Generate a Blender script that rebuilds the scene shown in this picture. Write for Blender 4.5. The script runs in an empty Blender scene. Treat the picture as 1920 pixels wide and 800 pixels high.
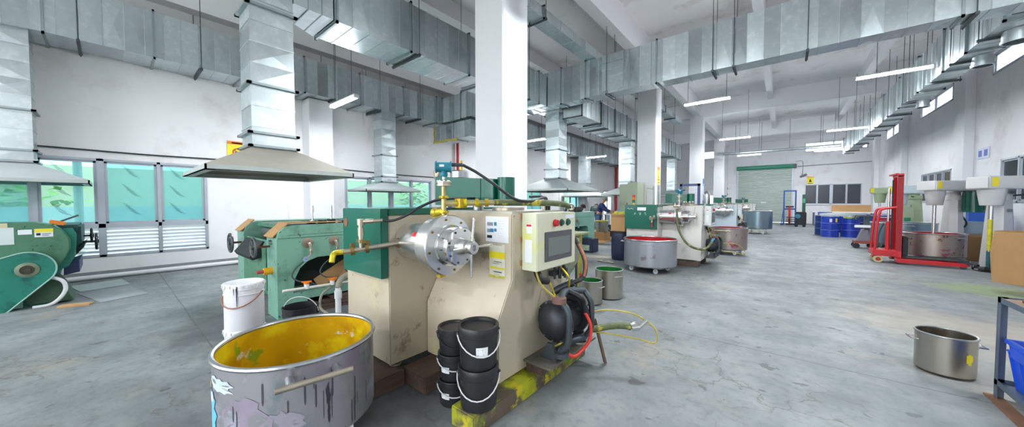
import bpy, bmesh, math, random
from mathutils import Vector, Matrix
PI = math.pi
rnd = random.Random(7)
scene = bpy.context.scene
col = scene.collection

# ------------------------------------------------------------------ camera
FPX, CAM_H = 620.2, 1.45
PITCH = math.atan(20 / FPX)
YAW = math.atan2(510, FPX / math.cos(PITCH))
cam = bpy.data.objects.new('Camera', bpy.data.cameras.new('Camera'))
col.objects.link(cam)
cam.location = (0, 0, CAM_H)
cam.rotation_euler = (PI / 2 - PITCH, 0, YAW)
cam.data.sensor_width = 36
cam.data.lens = FPX * 36 / 1920
cam.data.clip_start = 0.05
cam.data.clip_end = 300
scene.camera = cam

# ------------------------------------------------------------------ sky, exposure
SKY = 5.6
world = bpy.data.worlds.new('World')
scene.world = world
world.use_nodes = True
wn = world.node_tree
bgn = wn.nodes['Background']
bgn.inputs[0].default_value = (0.92, 0.96, 1.0, 1)
bgn.inputs[1].default_value = SKY
TUBE_W = 60
vs = scene.view_settings
scene.display_settings.display_device = 'sRGB'
vs.view_transform = 'Standard'
vs.look = 'None'
vs.gamma = 1
vs.use_curve_mapping = False
vs.exposure = -0.02
try:
    scene.cycles.use_denoising = True
    scene.cycles.max_bounces = 10
    scene.cycles.diffuse_bounces = 6
    scene.cycles.glossy_bounces = 5
    scene.cycles.transparent_max_bounces = 12
    scene.cycles.sample_clamp_indirect = 6
    scene.cycles.caustics_reflective = False
    scene.cycles.caustics_refractive = False
except Exception:
    pass

# ------------------------------------------------------------------ picture measurements -> places in the hall
_fw = Vector((-math.sin(YAW), math.cos(YAW), 0))
_rt = Vector((math.cos(YAW), math.sin(YAW), 0))
_f = _fw * math.cos(PITCH) - Vector((0, 0, 1)) * math.sin(PITCH)
_u = Vector((0, 0, 1)) * math.cos(PITCH) + _fw * math.sin(PITCH)
def _ray(x, y): return _f * FPX + _rt * (x - 960) - _u * (y - 400)
def onZ(x, y, z=0.0):
    r = _ray(x, y); t = (z - CAM_H) / r.z; return Vector((r.x * t, r.y * t, z))
def onX(x, y, X):
    r = _ray(x, y); t = X / r.x; return Vector((X, r.y * t, CAM_H + r.z * t))
def onY(x, y, Y):
    r = _ray(x, y); t = Y / r.y; return Vector((r.x * t, Y, CAM_H + r.z * t))

# ------------------------------------------------------------------ materials
def lin(h):
    h = h.lstrip('#'); c = [int(h[i:i + 2], 16) / 255 for i in (0, 2, 4)]
    return tuple((v / 12.92 if v <= .04045 else ((v + .055) / 1.055) ** 2.4) for v in c) + (1,)
MATS = {}
def mat(name, base, rough=.5, metal=0., var=0., vscale=3., stains=(), bump=0., bscale=40., spec=.5, stretch=None, coat=0.):
    """Principled material; var = brightness variation; stains = (colour, scale, threshold, softness, stretch)."""
    if name in MATS: return MATS[name]
    m = bpy.data.materials.new(name); m.use_nodes = True
    nt = m.node_tree; N = nt.nodes; L = nt.links
    b = N['Principled BSDF']
    b.inputs['Roughness'].default_value = rough
    b.inputs['Metallic'].default_value = metal
    b.inputs['Specular IOR Level'].default_value = spec
    b.inputs['Coat Weight'].default_value = coat
    c = lin(base) if isinstance(base, str) else tuple(base)
    m.diffuse_color = c
    tc = N.new('ShaderNodeTexCoord')
    def coords(st):
        if not st: return tc.outputs['Object']
        mp = N.new('ShaderNodeMapping'); mp.inputs['Scale'].default_value = st
        L.new(tc.outputs['Object'], mp.inputs['Vector']); return mp.outputs[0]
    out = None
    if var:
        nz = N.new('ShaderNodeTexNoise'); nz.inputs['Scale'].default_value = vscale; nz.inputs['Detail'].default_value = 5
        L.new(coords(stretch), nz.inputs['Vector'])
        rp = N.new('ShaderNodeValToRGB')
        rp.color_ramp.elements[0].position = .3; rp.color_ramp.elements[1].position = .7
        rp.color_ramp.elements[0].color = tuple(v * (1 - var) for v in c[:3]) + (1,)
        rp.color_ramp.elements[1].color = tuple(min(1, v * (1 + var)) for v in c[:3]) + (1,)
        L.new(nz.outputs['Fac'], rp.inputs[0]); out = rp.outputs[0]
    for i, s in enumerate(stains):
        sc_, sscale, th, soft = s[0], s[1], s[2], s[3]
        nz = N.new('ShaderNodeTexNoise'); nz.inputs['Scale'].default_value = sscale; nz.inputs['Detail'].default_value = 6
        nz.inputs['Roughness'].default_value = .62
        mp = N.new('ShaderNodeMapping'); mp.inputs['Location'].default_value = (3.7 * i + 1.3, 2.1 * i, 5.3 * i)
        if len(s) > 4 and s[4]: mp.inputs['Scale'].default_value = s[4]
        L.new(tc.outputs['Object'], mp.inputs[0]); L.new(mp.outputs[0], nz.inputs['Vector'])
        mr = N.new('ShaderNodeMapRange'); th = .5 + (th - .5) * .6; mr.inputs[1].default_value = th; mr.inputs[2].default_value = th + soft * .7
        L.new(nz.outputs['Fac'], mr.inputs[0])
        mx = N.new('ShaderNodeMix'); mx.data_type = 'RGBA'
        L.new(mr.outputs[0], mx.inputs[0])
        if out is None: mx.inputs[6].default_value = c
        else: L.new(out, mx.inputs[6])
        mx.inputs[7].default_value = lin(sc_) if isinstance(sc_, str) else sc_
        out = mx.outputs[2]
    if out is None: b.inputs['Base Color'].default_value = c
    else: L.new(out, b.inputs['Base Color'])
    if bump:
        nz = N.new('ShaderNodeTexNoise'); nz.inputs['Scale'].default_value = bscale; nz.inputs['Detail'].default_value = 4
        L.new(coords(stretch), nz.inputs['Vector'])
        bp = N.new('ShaderNodeBump'); bp.inputs['Strength'].default_value = bump; bp.inputs['Distance'].default_value = .02
        L.new(nz.outputs['Fac'], bp.inputs['Height']); L.new(bp.outputs[0], b.inputs['Normal'])
    MATS[name] = m
    return m
def emit(name, colr, strength):
    if name in MATS: return MATS[name]
    m = bpy.data.materials.new(name); m.use_nodes = True
    b = m.node_tree.nodes['Principled BSDF']
    b.inputs['Base Color'].default_value = lin(colr)
    b.inputs['Emission Color'].default_value = lin(colr); b.inputs['Emission Strength'].default_value = strength
    MATS[name] = m; return m

GALV = mat('galvanised_steel', '#ccd6d9', .33, .85, .06, 1.6, bump=.05, bscale=1.8, stains=[('#dfe6e8', 9, .5, .3)])
def panel_variation(m, amount):
    """each sheet panel of a duct gets a slightly different random brightness and gloss"""
    nt = m.node_tree; N = nt.nodes; L = nt.links; b = N['Principled BSDF']
    g = N.new('ShaderNodeNewGeometry'); mr = N.new('ShaderNodeMapRange'); mr.inputs[3].default_value = 1 - amount; mr.inputs[4].default_value = 1 + amount * .4
    L.new(g.outputs['Random Per Island'], mr.inputs[0])
    src = b.inputs['Base Color'].links[0].from_socket
    mx = N.new('ShaderNodeMix'); mx.data_type = 'RGBA'; mx.blend_type = 'MULTIPLY'; mx.inputs[0].default_value = 1
    L.new(src, mx.inputs[6]); L.new(mr.outputs[0], mx.inputs[7]); L.new(mx.outputs[2], b.inputs['Base Color'])
    m2 = N.new('ShaderNodeMapRange'); m2.inputs[3].default_value = .2; m2.inputs[4].default_value = .42
    L.new(g.outputs['Random Per Island'], m2.inputs[0]); L.new(m2.outputs[0], b.inputs['Roughness'])
panel_variation(GALV, .17)
SEAM = mat('duct_seam', '#e0e6e7', .3, .6, .05, 4)
GALV_DULL = mat('galvanised_hood', '#b4bbb8', .5, .4, .06, 3)
HOOD_BEIGE = mat('hood_beige', '#b6b1a4', .6, .1, .05, 4)
HOOD_GREY = mat('hood_grey', '#b3bcbd', .6, .15, .05, 4)
FLANGE = mat('flange_steel', '#9faaad', .4, .85, .1, 5)
DARKSTEEL = mat('dark_steel', '#4e565b', .5, .6, .15, 6)
STEEL = mat('stainless', '#d9d9d8', .27, .95, .08, 3, stretch=(5, 1, 1), bump=.02, bscale=5)
STEEL_B = mat('brushed_stainless', '#aeb1b3', .33, .95, .12, 3, stretch=(1, 1, .2))
CHROME = mat('chrome', '#e3e3e2', .12, 1., .05, 3)
POTSTEEL = mat('pot_stainless', '#b4ada2', .28, .95, .16, 3, stretch=(1, 1, .3), stains=[('#8c8478', 4, .58, .15)])
CREAM = mat('cream_machine', '#c2b6a0', .42, .05, .06, 2, stains=[('#d6d08f', 2.2, .62, .3), ('#94866f', 5, .68, .12), ('#6a5138', 14, .83, .04)], coat=.15)
CREAM_B = mat('cream_panel', '#d9dac0', .42, .05, .05, 3, stains=[('#e0e087', 3, .6, .25)])
TAUPE = mat('taupe_enamel', '#b8ab9c', .38, .05, .05, 2, stains=[('#c9bea2', 2.5, .58, .25), ('#857865', 9, .7, .1), ('#453b33', 22, .75, .04)], coat=.2)
WHITE_M = mat('white_machine', '#d3d1cb', .4, .1, .05, 2, stains=[('#b4afa6', 3, .62, .2)])
BLUEGREY_M = mat('pale_blue_machine', '#bccad2', .4, .1, .05, 2)
GREEN_E = mat('green_enamel', '#08614f', .3, .0, .06, 2, stains=[('#0b5a4c', 3, .6, .2)], coat=.3)
RUST = mat('rust_patch', '#8f5b45', .7, .1, .2, 14)
MILLG = mat('mill_green', '#76a592', .4, .05, .06, 2.5, stains=[('#5d8873', 3, .58, .2), ('#3f4a44', 17, .73, .05)], coat=.15)
MILLG2 = mat('mill_green_pale', '#79a69b', .4, .05, .05, 2.5, coat=.1)
MILLD = mat('mill_green_dark', '#4f8065', .42, .05, .12, 2.5, stains=[('#3c6450', 4, .55, .2), ('#2a3a33', 12, .7, .06)])
GUARDG = mat('guard_teal', '#1e7d6c', .4, .05, .14, 3, stains=[('#12564f', 5, .56, .18)])
BLACK = mat('black_plastic', '#26272a', .38, 0, .15, 5)
BLACKM = mat('black_metal', '#22252a', .45, .3, .2, 7)
RUBBER = mat('black_rubber', '#1f2124', .55, 0, .1, 8)
PUMPM = mat('pump_iron', '#3c3f44', .45, .5, .2, 8, stains=[('#6c8f1f', 6, .68, .06)])
WHITE_PL = mat('white_plastic', '#e4e5e8', .4, 0, .02, 4)
PAILW = mat('white_pail', '#e2e1e8', .35, .1, .03, 5, stains=[('#c89a90', 5, .7, .08)])
PAPER = mat('paper', '#eceef2', .8, 0, .02, 8)
INKB = mat('ink_blue', '#3d83b5', .8)
INKG = mat('ink_grey', '#8d939c', .8)
INKK = mat('ink_black', '#2b2e33', .8)
YEL = mat('yellow_paint', '#e3cf26', .45, 0, .12, 6)
YELSIGN = mat('yellow_sign', '#f0de2c', .5)
YBRASS = mat('yellow_stained_brass', '#b79b2f', .4, .6, .25, 14, stains=[('#d8c92b', 9, .52, .1)])
STEELP = mat('pipe_steel', '#bfb3a2', .3, .9, .15, 9)
PIPEY = mat('pipe_steel_yellowed', '#b9ab7c', .35, .8, .2, 9, stains=[('#d6c11f', 8, .5, .12)])
HOSEG = mat('hose_green', '#5a6342', .55, .1, .2, 30, stains=[('#b3a83a', 10, .6, .1)])
HOSEK = mat('hose_dark', '#34373a', .5, .1, .2, 20)
RED = mat('red_paint', '#c8202b', .4, 0, .08, 3, coat=.2)
REDPIPE = mat('red_pipe', '#b3242f', .45, 0, .05, 3)
REDINK = mat('red_ink', '#b01720', .32, 0, .1, 4, coat=.2)
YELINK = mat('yellow_ink', '#c79f10', .3, 0, .16, 3, stains=[('#d9c51a', 3.2, .52, .14), ('#a77412', 2.1, .6, .2), ('#c9c9b4', 6, .69, .06), ('#7f9a22', 5, .68, .08)], coat=.35)
GREENINK = mat('green_ink', '#1c6b2c', .35, 0, .12, 5, coat=.2)
TUBM = mat('tub_steel', '#a3a2a6', .38, .65, .12, 2.4, stretch=(1, 1, .4), stains=[('#a397a8', 2.6, .5, .2), ('#c9d3e4', 3.1, .6, .12), ('#77747c', 3.4, .6, .12, (1, 1, .5)), ('#8d9aa0', 5, .64, .1, (1, 1, .7)), ('#4a4750', 11, .74, .05, (1.6, 1.6, .22))])
POTGREY = mat('pot_grey', '#a9abb3', .35, .75, .1, 3, stretch=(1, 1, .25), stains=[('#8d7f86', 5, .66, .1)])
POTRED = mat('pot_red_stained', '#a49a94', .36, .75, .14, 3, stretch=(1, 1, .3), stains=[('#a8506a', 4.5, .63, .1), ('#6f4040', 6, .7, .08)])
TANKB = mat('tank_steel', '#8fa3ae', .3, .85, .14, 2, stretch=(1, 1, .2))
DRUMB = mat('drum_blue', '#1f3fb4', .35, .05, .1, 3, coat=.2)
DRUMD = mat('drum_navy', '#1c3a7a', .4, .05, .12, 3)
DRUML = mat('drum_lid', '#c3cbd2', .5, .2, .12, 5, stains=[('#7a8790', 6, .6, .1)])
NAVY = mat('navy_plastic', '#1c2440', .5, 0, .1, 3)
CRATE = mat('crate_blue', '#2257d6', .4, 0, .04, 3)
CARD = mat('cardboard', '#b58d5f', .8, 0, .06, 4)
CARDD = mat('cardboard_brown', '#9c7750', .85, 0, .08, 3)
WOODD = mat('dark_wood', '#5b4a41', .75, 0, .25, 4, stretch=(6, 1, 6), stains=[('#7b4a2c', 3, .58, .15)])
WOODY = mat('paint_stained_wood', '#5e5346', .7, 0, .22, 5, stains=[('#a9ad1f', 2.4, .53, .12), ('#7c9612', 4, .6, .1), ('#c7b820', 5, .64, .08)])
BLUEF = mat('blue_frame', '#2a4a86', .45, .2, .08, 4)
RACKM = mat('rack_grey', '#5d6a7c', .45, .3, .06, 4)
DISPW = mat('disperser_grey', '#c9cbcc', .42, .1, .04, 3)
DISPG = mat('disperser_green', '#a8b896', .45, .1, .06, 3)
CABG = mat('cabinet_sage', '#a3ad97', .5, .05, .04, 3)
SCREEN = mat('screen_grey', '#727a78', .25)
SCREENF = mat('screen_bezel', '#56585c', .4)
BTR = mat('button_red', '#c0222b', .35); BTG = mat('button_green', '#27524a', .35)
TRANSB = mat('transmitter_blue', '#2a7f93', .4, .1, .1, 8)
GAUGEB = mat('gauge_blue', '#7fa4c8', .3)
ORANGE = mat('orange_paint', '#dd7a1c', .45)
YKNOB = mat('yellow_knob', '#e6a817', .4)
SKIN = mat('skin', '#a5755c', .6)
HAIRG = mat('grey_hair', '#6f6f6f', .8)
HAIRK = mat('dark_hair', '#2b221e', .8)
JACKET = mat('navy_jacket', '#22305e', .8, 0, .12, 9)
JEANS = mat('jeans', '#4c6287', .85, 0, .12, 9)
GREENJ = mat('green_jacket', '#3f5a58', .85, 0, .12, 9)
TROUSK = mat('dark_trousers', '#2c3038', .85)
SHOE = mat('shoe_dark', '#26262a', .6)
CONCR_D = mat('skirting_grey', '#8f9496', .75, 0, .12, 5)
WHITE_TUBE = emit('lit_tube', '#f4fbff', 250)

def wall_mat():
    m = mat('wall_white', '#edecee', .75, 0, .015, .7, stains=[('#d8d3d4', .9, .56, .3), ('#cfc9c5', 2.2, .74, .12, (1, 1, .12))], bump=.02, bscale=60)
    return m
WALL = wall_mat()
PILLAR = mat('pillar_white', '#e8e8ec', .7, 0, .012, 1.2, stains=[('#dedcde', 1.4, .6, .3)])
CEIL = mat('ceiling_white', '#efedee', .85, 0, .02, .8, stains=[('#cfc8c4', 1.1, .58, .25)])
BEAM = mat('beam_white', '#ecebee', .8, 0, .015, 1)
FRAME = mat('window_aluminium', '#b7bec8', .4, .4, .04, 4)
LOUV = mat('louvre_aluminium', '#cfd5dc', .4, .3, .03, 4)
SHUT = mat('shutter_steel', '#b9c4bd', .45, .3, .05, 2, stretch=(.3, 1, 4))
DARKPANE = mat('dark_pane', '#3c3f4a', .25, 0, .06, 3)
SHUTG = mat('shutter_green', '#3f9177', .45)
# ------------------------------------------------------------------ mesh builder
class MB:
    def __init__(self): self.v = []; self.f = []
    def add(self, vs, fs):
        o = len(self.v); self.v += [Vector(p) for p in vs]; self.f += [tuple(i + o for i in f) for f in fs]; return self
    def box(self, x0, x1, y0, y1, z0, z1):
        vs = [(x, y, z) for z in (z0, z1) for y in (y0, y1) for x in (x0, x1)]
        return self.add(vs, [(0, 2, 3, 1), (4, 5, 7, 6), (0, 1, 5, 4), (2, 6, 7, 3), (0, 4, 6, 2), (1, 3, 7, 5)])
    def obox(self, c, s, m=None):
        m = m or Matrix()
        c = Vector(c); h = [q / 2 for q in s]
        vs = [c + m @ Vector((x * h[0], y * h[1], z * h[2])) for z in (-1, 1) for y in (-1, 1) for x in (-1, 1)]
        return self.add(vs, [(0, 2, 3, 1), (4, 5, 7, 6), (0, 1, 5, 4), (2, 6, 7, 3), (0, 4, 6, 2), (1, 3, 7, 5)])
    def bar(self, p0, p1, w, h=None, up=(0, 0, 1)):
        p0, p1 = Vector(p0), Vector(p1); d = (p1 - p0); l = d.length; d.normalize(); u = Vector(up)
        if abs(d.dot(u)) > .98: u = Vector((0, 1, 0))
        s = d.cross(u).normalized(); u = s.cross(d)
        m = Matrix((d, s, u)).transposed()
        return self.obox((p0 + p1) / 2, (l, w, h or w), m)
    def prism(self, poly, axis, a0, a1):
        """poly: 2-D outline in the two other axes (in x,y,z order) pushed along axis from a0 to a1."""
        def P(q, a):
            return {'x': (a, q[0], q[1]), 'y': (q[0], a, q[1]), 'z': (q[0], q[1], a)}[axis]
        n = len(poly)
        vs = [P(q, a0) for q in poly] + [P(q, a1) for q in poly]
        fs = [tuple(range(n)), tuple(range(2 * n - 1, n - 1, -1))] + [(i, (i + 1) % n, n + (i + 1) % n, n + i) for i in range(n)]
        return self.add(vs, fs)
    def lathe(self, prof, o=(0, 0, 0), d=(0, 0, 1), n=32, closed=False):
        """prof: list of (radius, distance along d)."""
        o = Vector(o); d = Vector(d).normalized()
        a = Vector((1, 0, 0)) if abs(d.x) < .9 else Vector((0, 1, 0))
        e1 = d.cross(a).normalized(); e2 = d.cross(e1)
        base = len(self.v); rings = []
        for r, t in prof:
            if r < 1e-6:
                self.v.append(o + d * t); rings.append([len(self.v) - 1])
            else:
                rings.append([])
                for k in range(n):
                    an = 2 * PI * k / n
                    self.v.append(o + d * t + (e1 * math.cos(an) + e2 * math.sin(an)) * r); rings[-1].append(len(self.v) - 1)
        pairs = list(zip(rings, rings[1:]))
        if closed: pairs.append((rings[-1], rings[0]))
        for A, B in pairs:
            for k in range(n):
                k2 = (k + 1) % n
                if len(A) == 1 and len(B) == 1: continue
                if len(A) == 1: self.f.append((A[0], B[k], B[k2]))
                elif len(B) == 1: self.f.append((A[k], B[0], A[k2]))
                else: self.f.append((A[k], B[k], B[k2], A[k2]))
        return self
    def cyl(self, p0, p1, r0, r1=None, n=16):
        p0, p1 = Vector(p0), Vector(p1); l = (p1 - p0).length
        r1 = r0 if r1 is None else r1
        return self.lathe([(0, 0), (r0, 0), (r1, l), (0, l)], p0, p1 - p0, n)
    def tube(self, pts, r, n=10, smooth=True, closed=False):
        pts = [Vector(p) for p in pts]
        if smooth and len(pts) > 2:
            q = []; m = len(pts)
            rng = range(m if closed else m - 1)
            for i in rng:
                g = (lambda k: pts[k % m]) if closed else (lambda k: pts[max(0, min(m - 1, k))])
                p0, p1, p2, p3 = g(i - 1), g(i), g(i + 1), g(i + 2)
                for s in range(7):
                    t = s / 7
                    q.append(.5 * ((2 * p1) + (p2 - p0) * t + (2 * p0 - 5 * p1 + 4 * p2 - p3) * t * t + (3 * p1 - p0 - 3 * p2 + p3) * t ** 3))
            if not closed: q.append(pts[-1])
            pts = q
        m = len(pts); rad = r if isinstance(r, (list, tuple)) else None
        prev = None; rings = []
        for i, p in enumerate(pts):
            if closed: d = pts[(i + 1) % m] - pts[i - 1]
            else: d = pts[min(m - 1, i + 1)] - pts[max(0, i - 1)]
            d.normalize()
            if prev is None:
                a = Vector((0, 0, 1)) if abs(d.z) < .9 else Vector((1, 0, 0))
                e = d.cross(a).normalized()
            else:
                e = (prev - d * prev.dot(d))
                e = e.normalized() if e.length > 1e-5 else d.orthogonal().normalized()
            prev = e; e2 = d.cross(e)
            rr = r if rad is None else rad[0] + (rad[1] - rad[0]) * i / (m - 1)
            ring = []
            for k in range(n):
                an = 2 * PI * k / n
                self.v.append(p + (e * math.cos(an) + e2 * math.sin(an)) * rr); ring.append(len(self.v) - 1)
            rings.append(ring)
        prs = list(zip(rings, rings[1:])) + ([(rings[-1], rings[0])] if closed else [])
        for A, B in prs:
            for k in range(n): self.f.append((A[k], B[k], B[(k + 1) % n], A[(k + 1) % n]))
        if not closed:
            self.f.append(tuple(rings[0])); self.f.append(tuple(reversed(rings[-1])))
        return self
    def ball(self, c, r, n=16, squash=(1, 1, 1)):
        b0 = len(self.v); k = n // 2
        self.lathe([(r * math.sin(PI * i / k), -r * math.cos(PI * i / k)) for i in range(k + 1)], (0, 0, 0), (0, 0, 1), n)
        for i in range(b0, len(self.v)):
            q = self.v[i]; self.v[i] = Vector((q.x * squash[0], q.y * squash[1], q.z * squash[2])) + Vector(c)
        return self
    def ring(self, c, R, r, d=(0, 0, 1), n=32, m=8):
        """torus"""
        return self.lathe([(R + r * math.cos(2 * PI * k / m), r * math.sin(2 * PI * k / m)) for k in range(m)], c, d, n, closed=True)
    def xf(self, M):
        self.v = [M @ q for q in self.v]; return self
    def build(self, name, material, parent=None, loc=None, bevel=0., seg=2, smooth=True, label=None):
        org = Vector(parent['_o']) if parent is not None else Vector(loc or (0, 0, 0))
        me = bpy.data.meshes.new(name)
        me.from_pydata([q - org for q in self.v], [], self.f)
        bm = bmesh.new(); bm.from_mesh(me)
        bmesh.ops.recalc_face_normals(bm, faces=bm.faces[:])
        if bevel:
            try:
                es = [e for e in bm.edges if len(e.link_faces) == 2 and e.calc_face_angle(0) > .5]
                bmesh.ops.bevel(bm, geom=es, offset=bevel, segments=seg, affect='EDGES', clamp_overlap=True)
            except Exception: pass
        bm.to_mesh(me); bm.free()
        me.materials.append(material)
        if smooth:
            me.shade_smooth()
            me.set_sharp_from_angle(angle=.6)
        o = bpy.data.objects.new(name, me); col.objects.link(o)
        if parent is not None:
            o.parent = parent; o['_o'] = parent['_o']
        else:
            o.location = org; o['_o'] = tuple(org)
        if label: o['label'] = label
        return o

def thing(name, label, cat, loc=(0, 0, 0), group=None):
    o = bpy.data.objects.new(name, None); col.objects.link(o)
    o.empty_display_size = .1
    o.location = Vector(loc); o['_o'] = tuple(Vector(loc)); o['label'] = label; o['category'] = cat
    if group: o['group'] = group
    return o
def tag(o, label, cat, group=None):
    o['label'] = label; o['category'] = cat
    if group: o['group'] = group
    return o
def struct(o):
    o['kind'] = 'structure'; return o
def dup(o, loc, label=None, rotz=0., group=None, parent=None, skip=()):
    c = o.copy(); col.objects.link(c)
    if parent is None:
        c.location = Vector(loc); c.rotation_euler.z = o.rotation_euler.z + rotz
        if label: c['label'] = label
        if group: c['group'] = group
    else: c.parent = parent
    for ch in list(o.children):
        if ch.name.split('.')[0] in skip: continue
        dup(ch, None, parent=c)
    return c
def setmat(o, names, m):
    for ch in o.children_recursive:
        if ch.name.split('.')[0] in names:
            ch.data = ch.data.copy(); ch.data.materials[0] = m
def rects_minus(y0, y1, z0, z1, holes):
    """split a wall rectangle around rectangular openings"""
    cuts = sorted({y0, y1} | {h[0] for h in holes} | {h[1] for h in holes})
    cuts = [c for c in cuts if y0 <= c <= y1]
    out = []
    for a, b in zip(cuts, cuts[1:]):
        mid = (a + b) / 2; z = z0
        for h in sorted([h for h in holes if h[0] <= mid <= h[1]], key=lambda q: q[2]):
            if h[2] > z: out.append((a, b, z, h[2]))
            z = h[3]
        if z < z1: out.append((a, b, z, z1))
    return out
# ------------------------------------------------------------------ the hall
XL, XR, Y0, Y1, ZC = -10.2, 4.4, -6.0, 31.0, 6.65

def floor_material():
    m = bpy.data.materials.new('concrete_floor'); m.use_nodes = True
    nt = m.node_tree; N = nt.nodes; L = nt.links; b = N['Principled BSDF']
    tc = N.new('ShaderNodeTexCoord'); P = tc.outputs['Object']
    def noise(scale, det=6, st=None, loc=(0, 0, 0), rough=.6):
        n = N.new('ShaderNodeTexNoise'); n.inputs['Scale'].default_value = scale; n.inputs['Detail'].default_value = det
        n.inputs['Roughness'].default_value = rough
        mp = N.new('ShaderNodeMapping'); mp.inputs['Scale'].default_value = st or (1, 1, 1); mp.inputs['Location'].default_value = loc
        L.new(P, mp.inputs[0]); L.new(mp.outputs[0], n.inputs['Vector']); return n.outputs['Fac']
    def mapr(x, a, bb, c=0., d=1.):
        n = N.new('ShaderNodeMapRange'); n.inputs[1].default_value = a; n.inputs[2].default_value = bb
        n.inputs[3].default_value = c; n.inputs[4].default_value = d; L.new(x, n.inputs[0]); return n.outputs[0]
    def math_(op, x, y):
        n = N.new('ShaderNodeMath'); n.operation = op
        for i, q in enumerate((x, y)):
            if isinstance(q, (int, float)): n.inputs[i].default_value = q
            else: L.new(q, n.inputs[i])
        return n.outputs[0]
    def mix(f, a, c):
        n = N.new('ShaderNodeMix'); n.data_type = 'RGBA'; L.new(f, n.inputs[0])
        if isinstance(a, str): n.inputs[6].default_value = lin(a)
        else: L.new(a, n.inputs[6])
        n.inputs[7].default_value = lin(c); return n.outputs[2]
    c = mix(mapr(noise(.55), .38, .64), '#747a7c', '#919697')
    c = mix(mapr(noise(2.2, 8, loc=(3, 1, 0)), .42, .75, 0, .75), c, '#5f666a')
    c = mix(mapr(noise(.9, 8, loc=(9, 4, 0), rough=.68), .56, .68, 0, .55), c, '#9c9283')
    c = mix(mapr(noise(14, 5), .5, .7, 0, .6), c, '#646a6d')
    # dark scuffs dragged along the walkway
    c = mix(mapr(noise(1.1, 9, st=(2.2, .6, 1), loc=(1, 7, 0), rough=.7), .62, .72, 0, .5), c, '#6c6e70')
    c = mix(mapr(noise(5, 3, loc=(5, 5, 0), rough=.5), .665, .685, 0, .7), c, '#4f5152')
    # flaked, cracked patches of the top coat
    vo = N.new('ShaderNodeTexVoronoi'); vo.feature = 'DISTANCE_TO_EDGE'; vo.inputs['Scale'].default_value = 1.6; vo.inputs['Randomness'].default_value = 1
    wv = N.new('ShaderNodeMapping'); wn_ = N.new('ShaderNodeTexNoise'); wn_.inputs['Scale'].default_value = 2.5; wn_.inputs['Detail'].default_value = 6
    L.new(P, wn_.inputs['Vector']); va = N.new('ShaderNodeVectorMath'); va.operation = 'MULTIPLY_ADD'; va.inputs[1].default_value = (.9, .9, .9)
    L.new(wn_.outputs['Color'], va.inputs[0]); L.new(P, va.inputs[2]); L.new(va.outputs[0], vo.inputs['Vector'])
    crack = math_('MULTIPLY', mapr(vo.outputs['Distance'], .004, .02, 1, 0), mapr(noise(.5, 3, loc=(2, 8, 0)), .52, .6, 0, .6))
    c = mix(crack, c, '#5d5850')
    sx = N.new('ShaderNodeSeparateXYZ'); L.new(P, sx.inputs[0])
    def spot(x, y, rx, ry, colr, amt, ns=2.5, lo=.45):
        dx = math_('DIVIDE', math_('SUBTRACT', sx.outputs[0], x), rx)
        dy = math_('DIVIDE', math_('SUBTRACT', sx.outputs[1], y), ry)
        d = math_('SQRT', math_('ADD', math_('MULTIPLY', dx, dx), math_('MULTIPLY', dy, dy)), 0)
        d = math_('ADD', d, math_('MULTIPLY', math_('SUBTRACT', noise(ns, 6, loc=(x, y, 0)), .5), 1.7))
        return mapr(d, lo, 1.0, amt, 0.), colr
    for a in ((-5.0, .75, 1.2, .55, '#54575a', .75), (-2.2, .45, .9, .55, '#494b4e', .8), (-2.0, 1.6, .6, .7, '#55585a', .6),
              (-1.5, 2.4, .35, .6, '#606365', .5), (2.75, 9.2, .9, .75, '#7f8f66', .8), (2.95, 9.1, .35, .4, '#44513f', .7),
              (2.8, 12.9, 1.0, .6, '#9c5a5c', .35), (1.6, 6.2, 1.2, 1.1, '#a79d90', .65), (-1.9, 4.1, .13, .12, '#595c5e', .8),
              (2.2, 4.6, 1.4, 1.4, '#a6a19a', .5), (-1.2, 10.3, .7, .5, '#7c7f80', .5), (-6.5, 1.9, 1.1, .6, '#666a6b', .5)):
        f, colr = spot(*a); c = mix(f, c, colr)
    # sawn joints
    wob = math_('MULTIPLY', math_('SUBTRACT', noise(1.5, 3), .5), .03)
    for axis, k in ((1, .62), (1, 4.02), (1, 9.9), (1, 15.6), (0, -7.2)):
        d = math_('ABSOLUTE', math_('ADD', math_('SUBTRACT', sx.outputs[axis], k), wob), 0)
        c = mix(mapr(d, .004, .010, .75, 0), c, '#585653')
    L.new(c, b.inputs['Base Color'])
    L.new(mapr(noise(3), .3, .7, .42, .7), b.inputs['Roughness'])
    b.inputs['Specular IOR Level'].default_value = .35
    bp = N.new('ShaderNodeBump'); bp.inputs['Strength'].default_value = .12; bp.inputs['Distance'].default_value = .02
    L.new(noise(22, 6), bp.inputs['Height']); L.new(bp.outputs[0], b.inputs['Normal'])
    return m
FLOOR = floor_material()
struct(MB().box(XL - .25, XR + .25, Y0 - 3, Y1 + .3, -.12, 0).build('floor', FLOOR, smooth=False))
struct(MB().box(-60, 60, -60, 80, -.4, -.121).build('ground', mat('outside_ground', '#9aa08f', .9, 0, .1, 1), smooth=False))
struct(MB().box(XL - .25, XR + .25, Y0, Y1 + .3, ZC, ZC + .25).build('ceiling', CEIL, smooth=False))

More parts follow.
